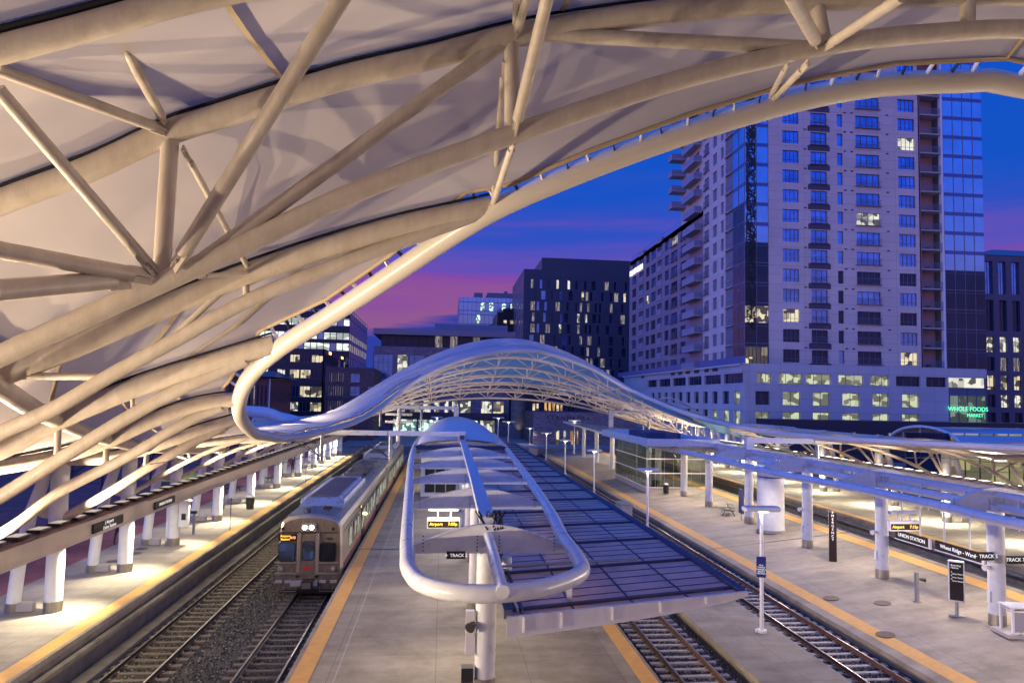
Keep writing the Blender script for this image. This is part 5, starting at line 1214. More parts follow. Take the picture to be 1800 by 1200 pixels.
for r in range(NR):
    z0 = zr0+r*PIT-PIT*0; h = zr0-zr1 if False else abs(zr0-zr1); zb0 = min(zr0, zr1)+r*PIT
    F.wall(wl, wr, z, zb0)
    def pick(k):
        if (k, r) in (('E',0),('A',2)): return LIT1
        if (k, r) in (('D',7),('E',11)): return LIT2
        return GM if r > 4 else (GD if rw.random() < .6 else GM)  # lower rows darkened to imitate buildings mirrored in the panes
    cells = [(*cx_['A'], pick('A'), 4, 2), (*cx_['B'], pick('B'), 3, 2, 1), (*cx_['C'], pick('C'), 1, 1), (*cx_['D'], pick('D'), 4, 1, 1), (*cx_['E'], pick('E'), 4, 2)]
    F.band(wl, wr, zb0, zb0+h, cells); z = zb0+h
F.wall(wl, wr, z, z+2.0); ztop = z+2
F.finish('wall')
for r in range(NR):
    m = MB(); zz = min(zr0, zr1)+r*PIT
    m.box(cx_['B'][0]-.5, cx_['B'][1]+.5, YT_-.03, YT_, zz-(PIT-abs(zr0-zr1))+.15, zz-.12)
    m.build('spandrel', MAUV, tower)
vent = None
for r in range(NR-1):
    zz = min(zr0, zr1)+r*PIT+abs(zr0-zr1)+.35
    for px in (1416, 1487, 1499, 1562):
        if vent is None: m = MB(); m.box(-.22,.22,-.04,.0,-.1,.1); vent = m.build('vent', DARK, tower); v = vent
        else: v = vent.copy(); col.objects.link(v)
        v.location = (fxx(px), YT_, zz)
# balcony stack
bx0, bx1 = fxx(1620), fxx(1655)
m = MB(); m.box(bx0, bx1, YT_+1.8, YT_+2.1, zbase, ztop); m.box(bx0-.3, bx0, YT_, YT_+1.8, zbase, ztop); m.build('balcony_back_wall', mat('salmon_wall', (.42,.25,.24), .7), tower)
m = MB(); m.box(fxx(1655.5), fxx(1659.5), YT_-.15, YT_+.4, zbase, ztop); m.build('corner_pier', WHITE, tower)
sl_ = None
for r in range(NR+1):
    zz = min(zr0, zr1)+r*PIT-.45
    if sl_ is None:
        m = MB(); m.box(bx0, bx1, YT_-.25, YT_+1.8, 0, .22); sl_ = m.build('balcony_slab', mat('pale_slab', (.42,.38,.36), .7), tower); sl_.location = (0,0,zz)
        m = MB(); m.box(bx0, bx1, YT_-.24, YT_-.2, 1.2, 1.26)
        for j in range(24): xx = lerp(bx0, bx1-.03, j/23); m.box(xx, xx+.03, YT_-.23, YT_-.21, .22, 1.2)
        m.build('railing', FRM, sl_)
        m = MB(); m.box(bx0+.15, bx0+1.2, YT_+1.72, YT_+1.8, .25, 2.5, 0); m.build('glass_door', GM, sl_)
        m = MB(); m.box(bx0+1.6+0, bx0+2.2, YT_+1.0, YT_+1.5, .22, .75); m.build('outdoor_chair', DARK, sl_)
    else:
        c = sl_.copy(); col.objects.link(c); c.location = (0,0,zz)
        for ch in kids(sl_): d = ch.copy(); col.objects.link(d); d.parent = c
# curtain wall columns
def curtain(ax, pos, a0, a1, nc, name, dark_below):
    for r in range(NR):
        zz = min(zr0, zr1)+r*PIT-.35; hh = abs(zr0-zr1)+.65
        m = MB(); fr = Fac(tower, ax, pos, FRM)
        for k in range(nc):
            x0, x1 = lerp(a0, a1, k/nc), lerp(a0, a1, (k+1)/nc); fr.B(m, x0+.04, x1-.04, zz+.05, zz+hh-.03, .03, .08, 0); fr.B(m, x0-.04, x0+.04, zz, zz+PIT, -.03, .03, 1)
            fr.B(m, x0+.04, x1-.04, zz+hh+.03, zz+PIT-.03, .0, .05, 2)
        fr.B(m, a0, a1, zz-.05, zz+.05, -.02, .02, 1); fr.B(m, a0, a1, zz+hh-.03, zz+hh+.03, -.02, .02, 1)
        lit = LIT1 if (r == 2 and ax == 'y' and nc < 3) else None
        m.build('glazing', [lit or (GD if r < dark_below else GB), FRM, GD if r < dark_below else mat('blue_spandrel', (.08,.11,.30), .2, metal=.5)], tower)  # dark glass low down stands in for reflections of nearby buildings
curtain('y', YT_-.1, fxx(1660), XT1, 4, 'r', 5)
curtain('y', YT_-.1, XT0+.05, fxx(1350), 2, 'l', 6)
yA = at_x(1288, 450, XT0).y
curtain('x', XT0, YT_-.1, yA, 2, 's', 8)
m = MB(); m.box(XT0+.2, XT1-.2, YT_+2.2, YT_+24, 0, ztop-.2); m.box(XT0+.1, wl, YT_+.1, YT_+2.2, 0, ztop-.2); m.box(fxx(1660), XT1-.1, YT_+.1, YT_+2.2, 0, ztop-.2); m.box(wl, wr, YT_+.4, YT_+2.2, 0, ztop-.2); m.build('core', FRM, tower)
m = MB(); m.box(XT1-.1, XT1, YT_, YT_+24, zbase, ztop); m.build('east_wall', GB, tower)
# pattern of branching black lines inside the corner glass (an art screen)
m = MB(); ra = random.Random(5); ax0, ax1 = fxx(1312), fxx(1327)
zz = zbase+2*PIT
while zz < ztop-1:
    x = ra.uniform(ax0, ax1)
    pts = [(x, YT_-.16, zz)]
    for k in range(4): pts.append((min(ax1, max(ax0, pts[-1][0]+ra.uniform(-.8,.8))), YT_-.16, pts[-1][2]+ra.uniform(-.1,.9)))
    m.tube(smoothpath(pts, 4), ra.uniform(.03,.10), 5); zz += .16
o = m.build('branch_screen', DARK, tower)
# tower side (faces the tracks)
S = Fac(tower, 'x', XT0, PINK); sY = lambda px: at_x(px, 500, XT0).y
ya, yb = sY(1275), sY(1236); sc_ = [(sY(1272), sY(1267)), (sY(1260), sY(1253)), (sY(1246), sY(1238))]
z = zbase
for r in range(NR):
    zb0 = min(zr0, zr1)+r*PIT; h = abs(zr0-zr1); S.wall(ya, yb, z, zb0)
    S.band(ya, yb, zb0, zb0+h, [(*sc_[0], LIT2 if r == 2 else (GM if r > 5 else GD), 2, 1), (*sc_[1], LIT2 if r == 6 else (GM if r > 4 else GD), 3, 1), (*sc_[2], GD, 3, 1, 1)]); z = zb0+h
S.wall(ya, yb, z, ztop); S.finish('wall')
slo = Fac(tower, 'x', XT0, WHITE); m = MB()
for r in range(NR+1):
    zz = min(zr0, zr1)+r*PIT-.45; slo.B(m, sY(1287), ya, zz, zz+.2, -.2, 1.6); slo.B(m, sY(1287), ya, zz+1.2, zz+1.26, -.2, -.15)
m.build('side_balconies', MATS['pale_slab'], tower); m = MB(); slo.B(m, sY(1288), ya, zbase, ztop, 1.6, 1.9); m.build('balcony_back_wall', MATS['salmon_wall'], tower)
# upper rear part of the tower above the lower wing
YB0, YB1 = yb, sY(1107); zroof = at_x(1107, 462, XT0).z
Yup = sY(1197)
S = Fac(tower, 'x', XT0, PINK); z = zroof
for r in range(10, NR):
    zb0 = min(zr0, zr1)+r*PIT; h = abs(zr0-zr1)
    if zb0 < zroof: continue
    S.wall(YB0, Yup, z, zb0); S.band(YB0, Yup, zb0, zb0+h, [(sY(1229), sY(1222), GM, 2, 1, 1), (sY(1208), sY(1199), GM, 2, 1)]); z = zb0+h
S.wall(YB0, Yup, z, ztop); S.finish('wall')
bal = None
for r in range(10, NR):
    zz = min(zr0, zr1)+r*PIT-.4
    for (p0, p1, dpt) in ((1233, 1211, 1.5), (1205, 1197.5, 2.9)):
        m = MB(); S2 = Fac(tower, 'x', XT0, PINK); S2.B(m, sY(p0), sY(p1), zz, zz+.2, -dpt, 0, 0); S2.B(m, sY(p0), sY(p1), zz+.2, zz+1.2, -dpt, -dpt+.04, 1); S2.B(m, sY(p0), sY(p0)+.05, zz+.2, zz+1.2, -dpt, 0, 1)
        m.build('balcony', [MATS['pale_slab'], mat('frosted_balustrade', (.25,.26,.36), .4)], tower)
m = MB(); m.box(XT0+.35, XT0+30, YT_+24, Yup, 0, ztop-.3); m.build('core', FRM, tower)
m = MB(); zz = min(zr0,zr1)+14*PIT+1.9; m.box(XT0-2.5, XT0-2.4, Yup-3, Yup-.2, zz-.15, zz+.1); m.build('strip_light', mat('strip_light_glow', (1,1,1), .5, emit=9, ecol=(1,.95,.9)), tower)
# ---- lower wing
wing = thing('apartment_wing', 'lower dusky apartment wing with stacked balconies and a white name sign at its top', 'apartment building')
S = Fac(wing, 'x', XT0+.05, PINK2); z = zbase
spec = [(1205,1196,3,1,1),(1190,1179,3,1,1),(1175,1168,2,1,0),(1163,1155,0,0,0),(1152,1144,3,1,0),(1141,1135,2,1,0),(1131,1123,0,0,0),(1118,1111,3,1,0)]
for r in range(10):
    zb0 = min(zr0, zr1)+r*PIT; h = abs(zr0-zr1); S.wall(YB0, YB1, z, zb0); cs = []
    for (a, b, nx, nz, bl) in spec:
        y0_, y1_ = sY(a), sY(b)
        if nx: cs.append((y0_, y1_, LIT2 if (r, a) in ((5,1141),(8,1190)) else (GM if rw.random() < .45 else GD), nx, nz, bl))
        else: cs.append((y0_, y1_, MAUV, 1, 1, 0))
    if zb0+h < zroof: S.band(YB0, YB1, zb0, zb0+h, cs); z = zb0+h
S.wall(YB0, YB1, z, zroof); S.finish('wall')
for (a, b) in ((1163,1155),(1131,1123)):
    for r in range(10):
        zz = min(zr0, zr1)+r*PIT-.4; m = MB(); S.B(m, sY(a), sY(b), zz, zz+.22, -.12, .2, 0); S.B(m, sY(a), sY(b), zz+.22, zz+1.25, -.1, -.06, 1); m.build('balcony', [MATS['pale_slab'], MATS['frosted_balustrade']], wing)
for r in range(10):
    zz = min(zr0, zr1)+r*PIT-.4; m = MB(); y0_, y1_ = sY(1233), sY(1211); S.B(m, y0_, y1_, zz, zz+.22, -1.5, 0, 0); S.B(m, y0_, y1_, zz+.22, zz+1.25, -1.5, -1.45, 1); S.B(m, y0_, y0_+.05, zz+.22, zz+1.25, -1.45, 0, 1); m.build('balcony', [MATS['pale_slab'], MATS['frosted_balustrade']], wing)
m = MB(); m.box(XT0+.45, XT0+26, YB0+.1, YB1, 0, zroof-.1); m.box(XT0+.05, XT0+26, YB1, YB1+.3, 0, zroof); m.build('core', PINK2, wing)
m = MB(); m.box(XT0+.4, XT0+.46, YB0, YB1, zroof, zroof+1.3); m.box(XT0+.4, XT0+.5, YB0, YB1, zroof+1.25, zroof+1.33); m.build('roof_balustrade', mat('pale_blue_glass_rail', (.3,.45,.7), .15, metal=.3), wing)
sg = thing('building_sign', 'white lit PLATFORM lettering at the top far corner of the apartment wing', 'sign', (XT0-.1, sY(1119), at_x(1119, 476, XT0).z))
text('PLATFORM', 2.0, mat('white_neon', (1,1,1), .5, emit=1.3, ecol=(.95,.97,1)), sg, (-.1,0,0), (R(90),0,R(-90)), 'lettering', .05, sx=1.15)
# ---- podium
pod = thing('parking_podium', 'pale panelled parking podium with lit garage windows below the tower', 'parking podium')
YP = 103.0; XP0, XP1 = fxx(1309, YP, 700), fxx(1668, YP, 700); zz_ = lambda py: fzz(py, YP, 1330); XP2 = fxx(1733, YP, 650)
F = Fac(pod, 'y', YP, PODI, .5, .35); zc0, zc1 = zz_(655), zz_(638.5)
F.wall(XP0-.4, XP2, zc0, zc1)
m = MB(); 
st_ = [(1331,1356),(1369,1410),(1417,1461),(1474,1518),(1530,1563),(1575,1618),(1628,1664)]
F.band(XP0, XP1, zz_(673), zc0, [(fxx(a,YP,660), fxx(b,YP,660), LIT3 if i < 5 else GD, 3, 1) for i, (a, b) in enumerate(st_)])
F.wall(XP0, XP1, zz_(687), zz_(673))
gc = [(1328,1353),(1376,1407),(1429,1459),(1481,1512),(1534,1563),(1586,1616)]
F.band(XP0, XP1, zz_(711), zz_(687), [(fxx(a,YP,700), fxx(b,YP,700), LIT3 if i else GD, 2, 1) for i, (a, b) in enumerate(gc)])
F.wall(XP0, XP1, zz_(723), zz_(711))
F.band(XP0, XP1, zz_(747), zz_(723), [(fxx(a,YP,740), fxx(b,YP,740), LIT3, 2, 1) for i, (a, b) in enumerate(gc)])
F.wall(XP0, XP1, 1.2, zz_(747)); F.finish('wall')
S = Fac(pod, 'x', XP0, PODI, .5, .35); pY = lambda px: at_x(px, 700, XP0).y; YPe = pY(1085)
S.wall(YP+.5, YPe, zc0, zc1); S.B(S.w, YP-.4+.0, YPe, zc1-.3, zc1+.02, -.4, -.002)
sc2 = [(1301,1290),(1281,1270),(1261,1252),(1244,1236),(1228,1220),(1213,1206),(1199,1192),(1186,1180),(1173,1168),(1161,1156),(1150,1145)]
S.band(YP+.5, YPe, zz_(673), zc0, [(pY(a), pY(b), GD, 3, 1) for a, b in ((1306,1272),(1267,1238),(1233,1209),(1205,1182),(1178,1158),(1154,1138))])
S.wall(YP+.5, YPe, zz_(687), zz_(673)); S.band(YP+.5, YPe, zz_(711), zz_(687), [(pY(a), pY(b), GD if i else LIT3, 1, 1) for i, (a, b) in enumerate(sc2)])
S.wall(YP+.5, YPe, zz_(723), zz_(711)); S.band(YP+.5, YPe, zz_(747), zz_(723), [(pY(a), pY(b), LIT3 if i < 3 else GD, 1, 1) for i, (a, b) in enumerate(sc2)]); S.wall(YP+.5, YPe, 1.2, zz_(747)); S.finish('wall')
for a, b in ((1262,1252),(1246,1238),(1229,1220),(1213,1205),(1199,1192),(1186,1179),(1132,1127)):
    y0_, y1_ = pY(a), pY(b); m = MB(); S.B(m, y0_, y1_, zc0+.6, zc0+1.25, -.02, .0); m.build('louvre', DARK, pod)
m = MB(); m.box(XP0+.9, XP1, YP+.9, YP+1.4, 1.2, zc1-.1); m.box(XP0+.9, XP0+1.2, YP+1.4, YPe, 1.2, zc1-.1); m.box(XP0, XP2, YP+.5, YP+2.2, zc1-.25, zc1-.02); m.build('core', DARK, pod)
m = MB(); m.box(XP0+.1, XP0+.16, YP, YPe, zc1+.02, zc1+1.2); m.build('roof_rail', mat('railing_blue', (.12,.15,.3), .4), pod)
m = MB(); yy0, yy1 = YP+.4, pY(1308); 
for k in range(6): m.box(XP0+.3+k*.62, XP0+.8+k*.62, YP+.3, YP+.36, zc1, zc1+2.6); 
m.build('lit_screen', LIT1, pod)
# glass market corner
G = Fac(pod, 'y', YP-.05, FRM)
m = MB(); x0, x1 = XP1+.1, XP2-.2
G.B(m, x0, x1, zz_(673), zc0-.02, .3, .35, 1); G.B(m, x0, x1, zz_(686), zz_(673), .0, .06, 0); G.B(m, x0, x1, 1.2, zz_(686), .1, .14, 2)
for k in range(5): xx = lerp(x0, x1, k/4); G.B(m, xx-.04, xx+.04, 1.2, zz_(673), -.05, .09, 3)
G.B(m, x0, x1, zz_(688), zz_(686), -.05, .09, 3)
m.build('glass_corner', [mat('teal_spandrel', (.02,.12,.18), .2), LIT2, litmat('market_interior', (.16,.24,.17), .8, .5, .2), FRM], pod)
NEON = mat('green_neon', (.1,.9,.4), .4, emit=1.3, ecol=(.08,.9,.38))
ns = thing('neon_sign', 'green neon market lettering in the glass corner at the right', 'sign', (0,0,0))
pp = at_y(1702, 719, YP-.3); text('WHOLE FOODS', .95, NEON, ns, (pp.x, pp.y, pp.z), (R(90),0,R(-1)), 'lettering', .02); text('MARKET', .75, NEON, ns, (pp.x+1.2, pp.y, pp.z-1.0), (R(90),0,0), 'lettering', .02)
# ================================================================ DARK BUILDING WITH SLIT WINDOWS
DKB = panelmat('charcoal_panels', (.06,.065,.10), 3.0, 3.3, .5, rough=.5)
Yd = 200.0; db = thing('slit_window_building', 'dark charcoal building with narrow staggered windows, some lit', 'building')
dx = lambda px, py=500: at_y(px, py, Yd).x; dz = lambda py: at_y(1000, py, Yd).z
Xa, Xm, Xb = dx(921), dx(952), dx(1112); zt1, zt2 = dz(475.5), dz(454.5)
F = Fac(db, 'y', Yd, DKB, .5, .15); z = 1.2; p_ = dz(493+0)-dz(512.3); zw = dz(508.5)
r = 0; rows_ = []
zz = zw
while zz > 3: rows_.append(zz); zz -= p_
z = 1.2; rd = random.Random(21)
for ri, zb0 in enumerate(reversed(rows_)):
    F.wall(Xa, Xb, z, zb0); cs = []; x = Xa+1.8+rd.uniform(0, 1.2)
    while x < Xb-2:
        wdt = rd.choice((.8,.8,.8,1.35)); q = rd.random(); mt = GM if q < .3 and x < Xa+12 else (GD if q < .62 else (LIT4 if q < .9 else (LIT1 if q < .96 else LIT2)))
        cs.append((x, x+wdt, mt, 1, 2 if wdt > 1 else 1)); x += wdt+rd.choice((.5, 1.5, 1.9, 2.6))
    F.band(Xa, Xb, zb0, zb0+p_*.82, cs); z = zb0+p_*.82
F.wall(Xa, Xb, z, zt1); F.wall(Xm, Xb, zt1, zt2); F.finish('wall')
m = MB(); m.box(Xa+.1, Xb, Yd+.6, Yd+30, 1.2, zt1-.1); m.box(Xm+.1, Xb, Yd+.6, Yd+20, zt1-.1, zt2-.1); m.box(Xa-.02, Xa, Yd, Yd+34, 1.2, zt1); m.build('core', DKB, db)
S = Fac(db, 'x', Xa-.03, DKB); m = MB()
for zb0 in rows_:
    for k in range(5): S.B(m, Yd+3+k*6, Yd+4+k*6, zb0, zb0+p_*.8, -.02, 0, 0)
m.build('side_windows', GM, db)
for px in (1054, 1065, 1069, 1078, 1084, 1093, 1104): m = MB(); xx = dx(px); m.cyl(xx, Yd+6, zt2-.2, zt2+rw.uniform(.9,1.6), .16, 8); m.build('flue', GALV, db)
# ================================================================ GLASS BUILDING BEHIND
gb = thing('glass_office', 'pale blue glass office behind the dark building with a dark rooftop box', 'office building'); Yg2 = 260.0
gx = lambda px: at_y(px, 540, Yg2).x; gz_ = lambda py: at_y(850, py, Yg2).z
G = Fac(gb, 'y', Yg2, FRM, .3, .0); PALE = mat('pale_blue_glass', (.25,.45,.72), .12, metal=.6, noise=.2, nscale=.15)
x0, x1 = gx(807), gx(912); zrow = [(523,531,PALE),(532,546,GB),(547,553,PALE),(554,569,GB),(570,600,GB),(600,700,GD)]
for (a, b, mt) in zrow:
    for k in range(14):
        m = MB(); G.B(m, lerp(x0,x1,k/14)+.05, lerp(x0,x1,(k+1)/14)-.05, gz_(b), gz_(a), 0, .1, 0); mm_ = mt
        if (a, k) in ((532,5),(532,7),(532,10),(532,12),(554,4)): mm_ = LIT6
        m.build('glass_panel', mm_, gb)
m = MB(); m.box(x0, x1, Yg2+.12, Yg2+30, 1.2, gz_(523)); m.box(gx(834), gx(849), Yg2+4, Yg2+20, gz_(523), gz_(512)); m.box(gx(857), gx(912), Yg2+3, Yg2+20, gz_(523), gz_(512)); m.box(gx(888), gx(894), Yg2+5, Yg2+8, gz_(512), gz_(507)); m.build('core', FRM, gb)
db2 = thing('dark_low_building', 'small near-black building with yellow lights between glass office and slit-window building', 'building')
m = MB(); xx0, xx1 = at_y(874,580,230).x, at_y(911,580,230).x; ztk = at_y(890,549,230).z; m.box(xx0, xx1, 230, 250, 1.2, ztk); m.box(xx0+2, xx1, 230.5, 245, ztk, ztk+1.4); m.build('wall', mat('near_black', (.015,.015,.02), .6), db2)
for px, py in ((888,566),(899,566),(904,588)): p = at_y(px, py, 229.9); m = MB(); m.box(p.x-.5, p.x+.5, 229.85, 229.98, p.z-.6, p.z+.6); m.build('window', LIT1, db2)
# ================================================================ LOW STONE BUILDING
STN = panelmat('brown_stone_blocks', (.30,.24,.28), .7, .28, .45); STD = panelmat('dark_brown_brick', (.15,.09,.11), .5, .2, .5)
ls = thing('stone_office', 'low stone-faced office with long glazed top floor and flat projecting roof', 'office building'); Yl = 150.0
lx = lambda px: at_y(px, 650, Yl).x; lz = lambda py, px=750: at_y(px, py, Yl).z
x0, x1 = lx(655), lx(896)
F = Fac(ls, 'y', Yl, STN, .4, .2)
# bottom shop strip, brown band, lit row, stone, windows, stone band
F.w = MB()
def cells(lst, y): return [(lx(a), lx(b), mt, n, z_) for a, b, mt, n, z_ in lst]
zs = [lz(q) for q in (775,758,737,727,703,670,660,624,610)]
F.wall(x0, x1, 1.2, zs[1]); F.band(x0, x1, zs[1], zs[2], cells([(694,735,LIT6,4,2),(738,783,LIT6,5,2),(790,812,LIT2,2,1),(818,842,LIT6,3,1),(846,872,LIT2,3,1)], 0)); F.wall(x0, x1, zs[2], zs[3])
F.band(x0, x1, zs[3], zs[4], cells([(660,668,LIT2,1,1),(674,690,LIT2,2,1),(700,714,LIT2,2,1),(722,741,LIT2,3,1),(745,759,LIT2,2,1),(765,774,LIT2,1,1),(783,790,LIT2,1,1),(796,807,LIT2,1,1),(810,829,LIT2,3,1),(847,866,LIT2,3,1),(868,887,LIT1,3,1)], 0))
F.wall(x0, x1, zs[4], zs[5]+.3); F.band(x0, x1, zs[5]+.3, zs[7], cells([(656,690,GM,4,3),(698,716,LIT2,2,2),(719,745,GM,3,2),(760,790,GM,3,2)], 0)); F.wall(x0, x1, zs[7], zs[8]); F.finish('wall')
top = Fac(ls, 'y', Yl+.6, FRM, .3, .0); zg0, zg1 = zs[8], lz(590)
for k in range(17): m = MB(); a, b = lerp(lx(668), x1, k/17), lerp(lx(668), x1, (k+1)/17); top.B(m, a+.06, b-.06, zg0, zg1, 0, .1); m.build('glass_panel', GD if k not in (7,9,12) else LIT4, ls)
m = MB(); m.box(lx(668), x1, Yl+.75, Yl+25, 1.2, zg1); m.box(x0+.1, x1, Yl+.45, Yl+20, 1.2, zg0-.1); m.build('core', DARK, ls)
m = MB(); m.box(x0, x1+1, Yl-1.2, Yl+26, zg1+.02, lz(580)); m.build('roof', mat('taupe_roof_edge', (.28,.23,.27), .6), ls)
m = MB(); m.box(lx(762), lx(893), Yl+3, Yl+15, lz(580)+.01, lz(565.5)); m.build('plant_screen', panelmat('grey_metal_siding', (.22,.25,.36), .9, 8, .7), ls)
m = MB(); m.box(x0, lx(892), Yl-.9, Yl-.01, lz(734), lz(724)); m.build('balcony_band', STD, ls)
cp = thing('concrete_pier', 'round concrete pier beside dark recess at the stone office corner', 'pier', (at_y(911,730,146).x, 146, 1.2)); m = MB(); m.cyl(0,0,0,8.6,1.6,20); m.build('shaft', CWALL, cp); spot((at_y(911,730,146).x, 143, 2), (at_y(911,730,146).x, 146, 8), 120, WARM, 60, .5, .1, 'pier_lamp')
# ---- station wall with lettering, and the dark block above it
sw = thing('station_wall', 'low purple-brown stone wall building with dark lettering along its top', 'station building'); Ys = 128.0
wx = lambda px: at_y(px, 740, Ys).x; wz = lambda py: at_y(1020, py, Ys).z
F = Fac(sw, 'y', Ys, STN, .4, .3); F.wall(wx(938), wx(1118), wz(757), wz(725)); F.band(wx(938), wx(1118), 1.2, wz(757), [(wx(978),wx(984),LIT1,1,1),(wx(991),wx(996),LIT2,1,1),(wx(1003),wx(1009),LITO,1,1),(wx(1014),wx(1018),LITO,1,1)]); F.finish('wall')
m = MB(); m.box(wx(938), wx(1118), Ys+.5, Ys+18, 1.2, wz(725)-.05); m.build('core', STD, sw)
text('S T A N M E T T A', 1.05, DARK, sw, (wx(999), Ys-.05, wz(735)), (R(90),0,0), 'lettering', .04)
dk = thing('dark_hotel_base', 'dark navy block with amber curtained windows above the station wall', 'building'); Yk = 175.0
kx = lambda px: at_y(px, 715, Yk).x; kz = lambda py: at_y(1000, py, Yk).z
F = Fac(dk, 'y', Yk, mat('navy_metal_panel', (.035,.04,.09), .4, noise=.2), .3, .15); F.wall(kx(920), kx(1120), kz(708), kz(660)); F.band(kx(920), kx(1120), kz(724), kz(708), [(kx(936),kx(941),LIT1,1,1),(kx(943),kx(947),LIT1,1,1),(kx(957),kx(962),LITO,1,1),(kx(964),kx(969),LITO,1,1),(kx(971),kx(976),LITO,1,1),(kx(978),kx(983),LIT1,1,1),(kx(985),kx(989),LITO,1,1),(kx(998),kx(1010),GD,2,1)]); F.wall(kx(920), kx(1120), 1.2, kz(724)); F.finish('wall')
# ================================================================ LEFT OFFICES
go = thing('glass_office', 'blue glass office with bright white lit floors seen through the oval opening', 'office building'); Yo = 170.0
ox = lambda px: at_y(px, 600, Yo).x; oz = lambda py, px=600: at_y(px, py, Yo).z
x1 = ox(614); x0 = ox(430); zt_ = oz(543, 590)
F = Fac(go, 'y', Yo, GD, .3, .05); z = 1.2; fl_ = [(640,628),(617,603),(597,585),(573,560),(549,544)]
for i, (a, b) in enumerate(fl_):
    za, zb2 = oz(a), oz(b); F.wall(x0, x1, z, za); n = 16
    F.band(x0, x1, za, zb2, [(lerp(x0,x1,k/n)+.05, lerp(x0,x1,(k+1)/n)-.05, LIT5 if (k+i*2)%5 else GB, 1, 1) if i < 4 else (lerp(x0,x1,k/n)+.05, lerp(x0,x1,(k+1)/n)-.05, GB, 1, 1) for k in range(n)]); z = zb2
F.wall(x0, x1, z, zt_); F.finish('wall')
S = Fac(go, 'X', x1+.02, GD, .3, .05); ye = at_x(645, 600, x1).y; z = 1.2
for i, (a, b) in enumerate(fl_):
    za, zb2 = oz(a), oz(b); S.wall(Yo+.1, ye, z, za); S.band(Yo+.1, ye, za, zb2, [(lerp(Yo+.1,ye,k/9)+.1, lerp(Yo+.1,ye,(k+1)/9)-.1, LIT4 if (k*3+i)%3 else GB, 1, 1) for k in range(9)]); z = zb2
S.wall(Yo+.1, ye, z, zt_); S.finish('wall')
m = MB(); m.box(x0, x1-.4, Yo+.5, ye, 1.2, zt_); m.box(x0, x1-4, Yo+4, ye-6, zt_, zt_+2.2); m.build('core', GD, go)
DKO = mat('black_blue_cladding', (.02,.024,.045), .35, noise=.2)
do = thing('dark_office', 'dark office with yellow lit rooms beside the oval rim', 'office building'); Yo2 = 140.0
ox2 = lambda px: at_y(px, 680, Yo2).x; oz2 = lambda py, px=560: at_y(px, py, Yo2).z
x0, x1 = ox2(400), ox2(568); F = Fac(do, 'y', Yo2, DKO, .3, .1); z = 1.2
for i, (a, b) in enumerate(((723,707),(698,679),(665,650),(637,624))):
    za, zb2 = oz2(a), oz2(b); F.wall(x0, x1, z, za); cs = []
    for (p0, p1, k) in ((420,440,0),(444,470,1),(474,484,2),(486,500,1),(508,525,3),(527,545,4),(546,566,5)):
        cs.append((ox2(p0), ox2(p1), [LIT1,GD,LIT1,LIT2,GD,LIT1][(k+i) % 6] if (k+i) % 5 else LIT1, 3, 1))
    F.band(x0, x1, za, zb2, cs); z = zb2
F.wall(x0, x1, z, oz2(613)); F.finish('wall')
m = MB(); m.box(x0, x1-.1, Yo2+.4, Yo2+20, 1.2, oz2(613)-.1); m.build('core', DARK, do)
S = Fac(do, 'X', x1+.02, DKO, .3, .1); ye = at_x(607, 650, x1).y; z = 1.2
for (a, b) in ((723,700),(690,672),(660,645),(637,622)):
    S.wall(Yo2, ye, z, oz2(a)); S.band(Yo2, ye, oz2(a), oz2(b), [(lerp(Yo2,ye,k/10)+.2, lerp(Yo2,ye,(k+1)/10)-.2, GM if k % 3 else LIT4, 1, 1) for k in range(10)]); z = oz2(b)
S.wall(Yo2, ye, z, oz2(613)); S.finish('wall')
for px, py in ((581,621),(602,629)): p = at_x(px, py, x1+.1); m = MB(); m.box(x1+.02, x1+.1, p.y-1.2, p.y+1.2, p.z-.25, p.z+.25); m.build('orange_lamp', mat('orange_glow', (1,.4,.1), .5, emit=5, ecol=(1,.35,.08)), do)
bb = thing('brown_block', 'brown brick block with white vertical louvres in front of the dark office', 'building'); Yb3 = 132.0
bx = lambda px: at_y(px, 690, Yb3).x; bz = lambda py: at_y(590, py, Yb3).z
F = Fac(bb, 'y', Yb3, STD, .3, .2); z = 1.2; x0, x1 = bx(571), bx(657)
for (a, b) in ((721,704),(695,678),(671,655)):
    F.wall(x0, x1, z, bz(a)); F.band(x0, x1, bz(a), bz(b), [(bx(577+k*4), bx(578.6+k*4), LIT4, 1, 1) for k in range(7)]+[(bx(615), bx(632), GM, 2, 2)]+([(bx(646), bx(655), GM, 1, 1)] if a != 671 else [])); z = bz(b)
F.wall(x0, x1, z, bz(645)); F.finish('wall'); m = MB(); m.box(x0, x1, Yb3+.4, Yb3+14, 1.2, bz(645)-.1); m.build('core', STD, bb)
rb = thing('red_brick_house', 'small red brick building with dark vertical recesses just inside the oval rim', 'brick building'); Yr = 112.0
rx = lambda px: at_y(px, 700, Yr).x; rz_ = lambda py: at_y(455, py, Yr).z
RED = panelmat('red_brick', (.26,.11,.11), .4, .13, .45)
F = Fac(rb, 'y', Yr, RED, .3, .25); F.wall(rx(380), rx(473), 1.2, rz_(712)); F.band(rx(380), rx(473), rz_(712), rz_(677), [(rx(402+k*7), rx(405.4+k*7), DARK if k != 6 else LIT4, 1, 1) for k in range(10)]); F.wall(rx(380), rx(473), rz_(677), rz_(664)); F.finish('wall')
m = MB(); m.box(rx(380), rx(472), Yr+.4, Yr+16, 1.2, rz_(664)-.1); m.build('core', RED, rb); m = MB(); m.box(rx(472.5), rx(474), Yr-.1, Yr+.2, 1.2, rz_(664)); m.build('corner_downpipe', WHITE, rb)
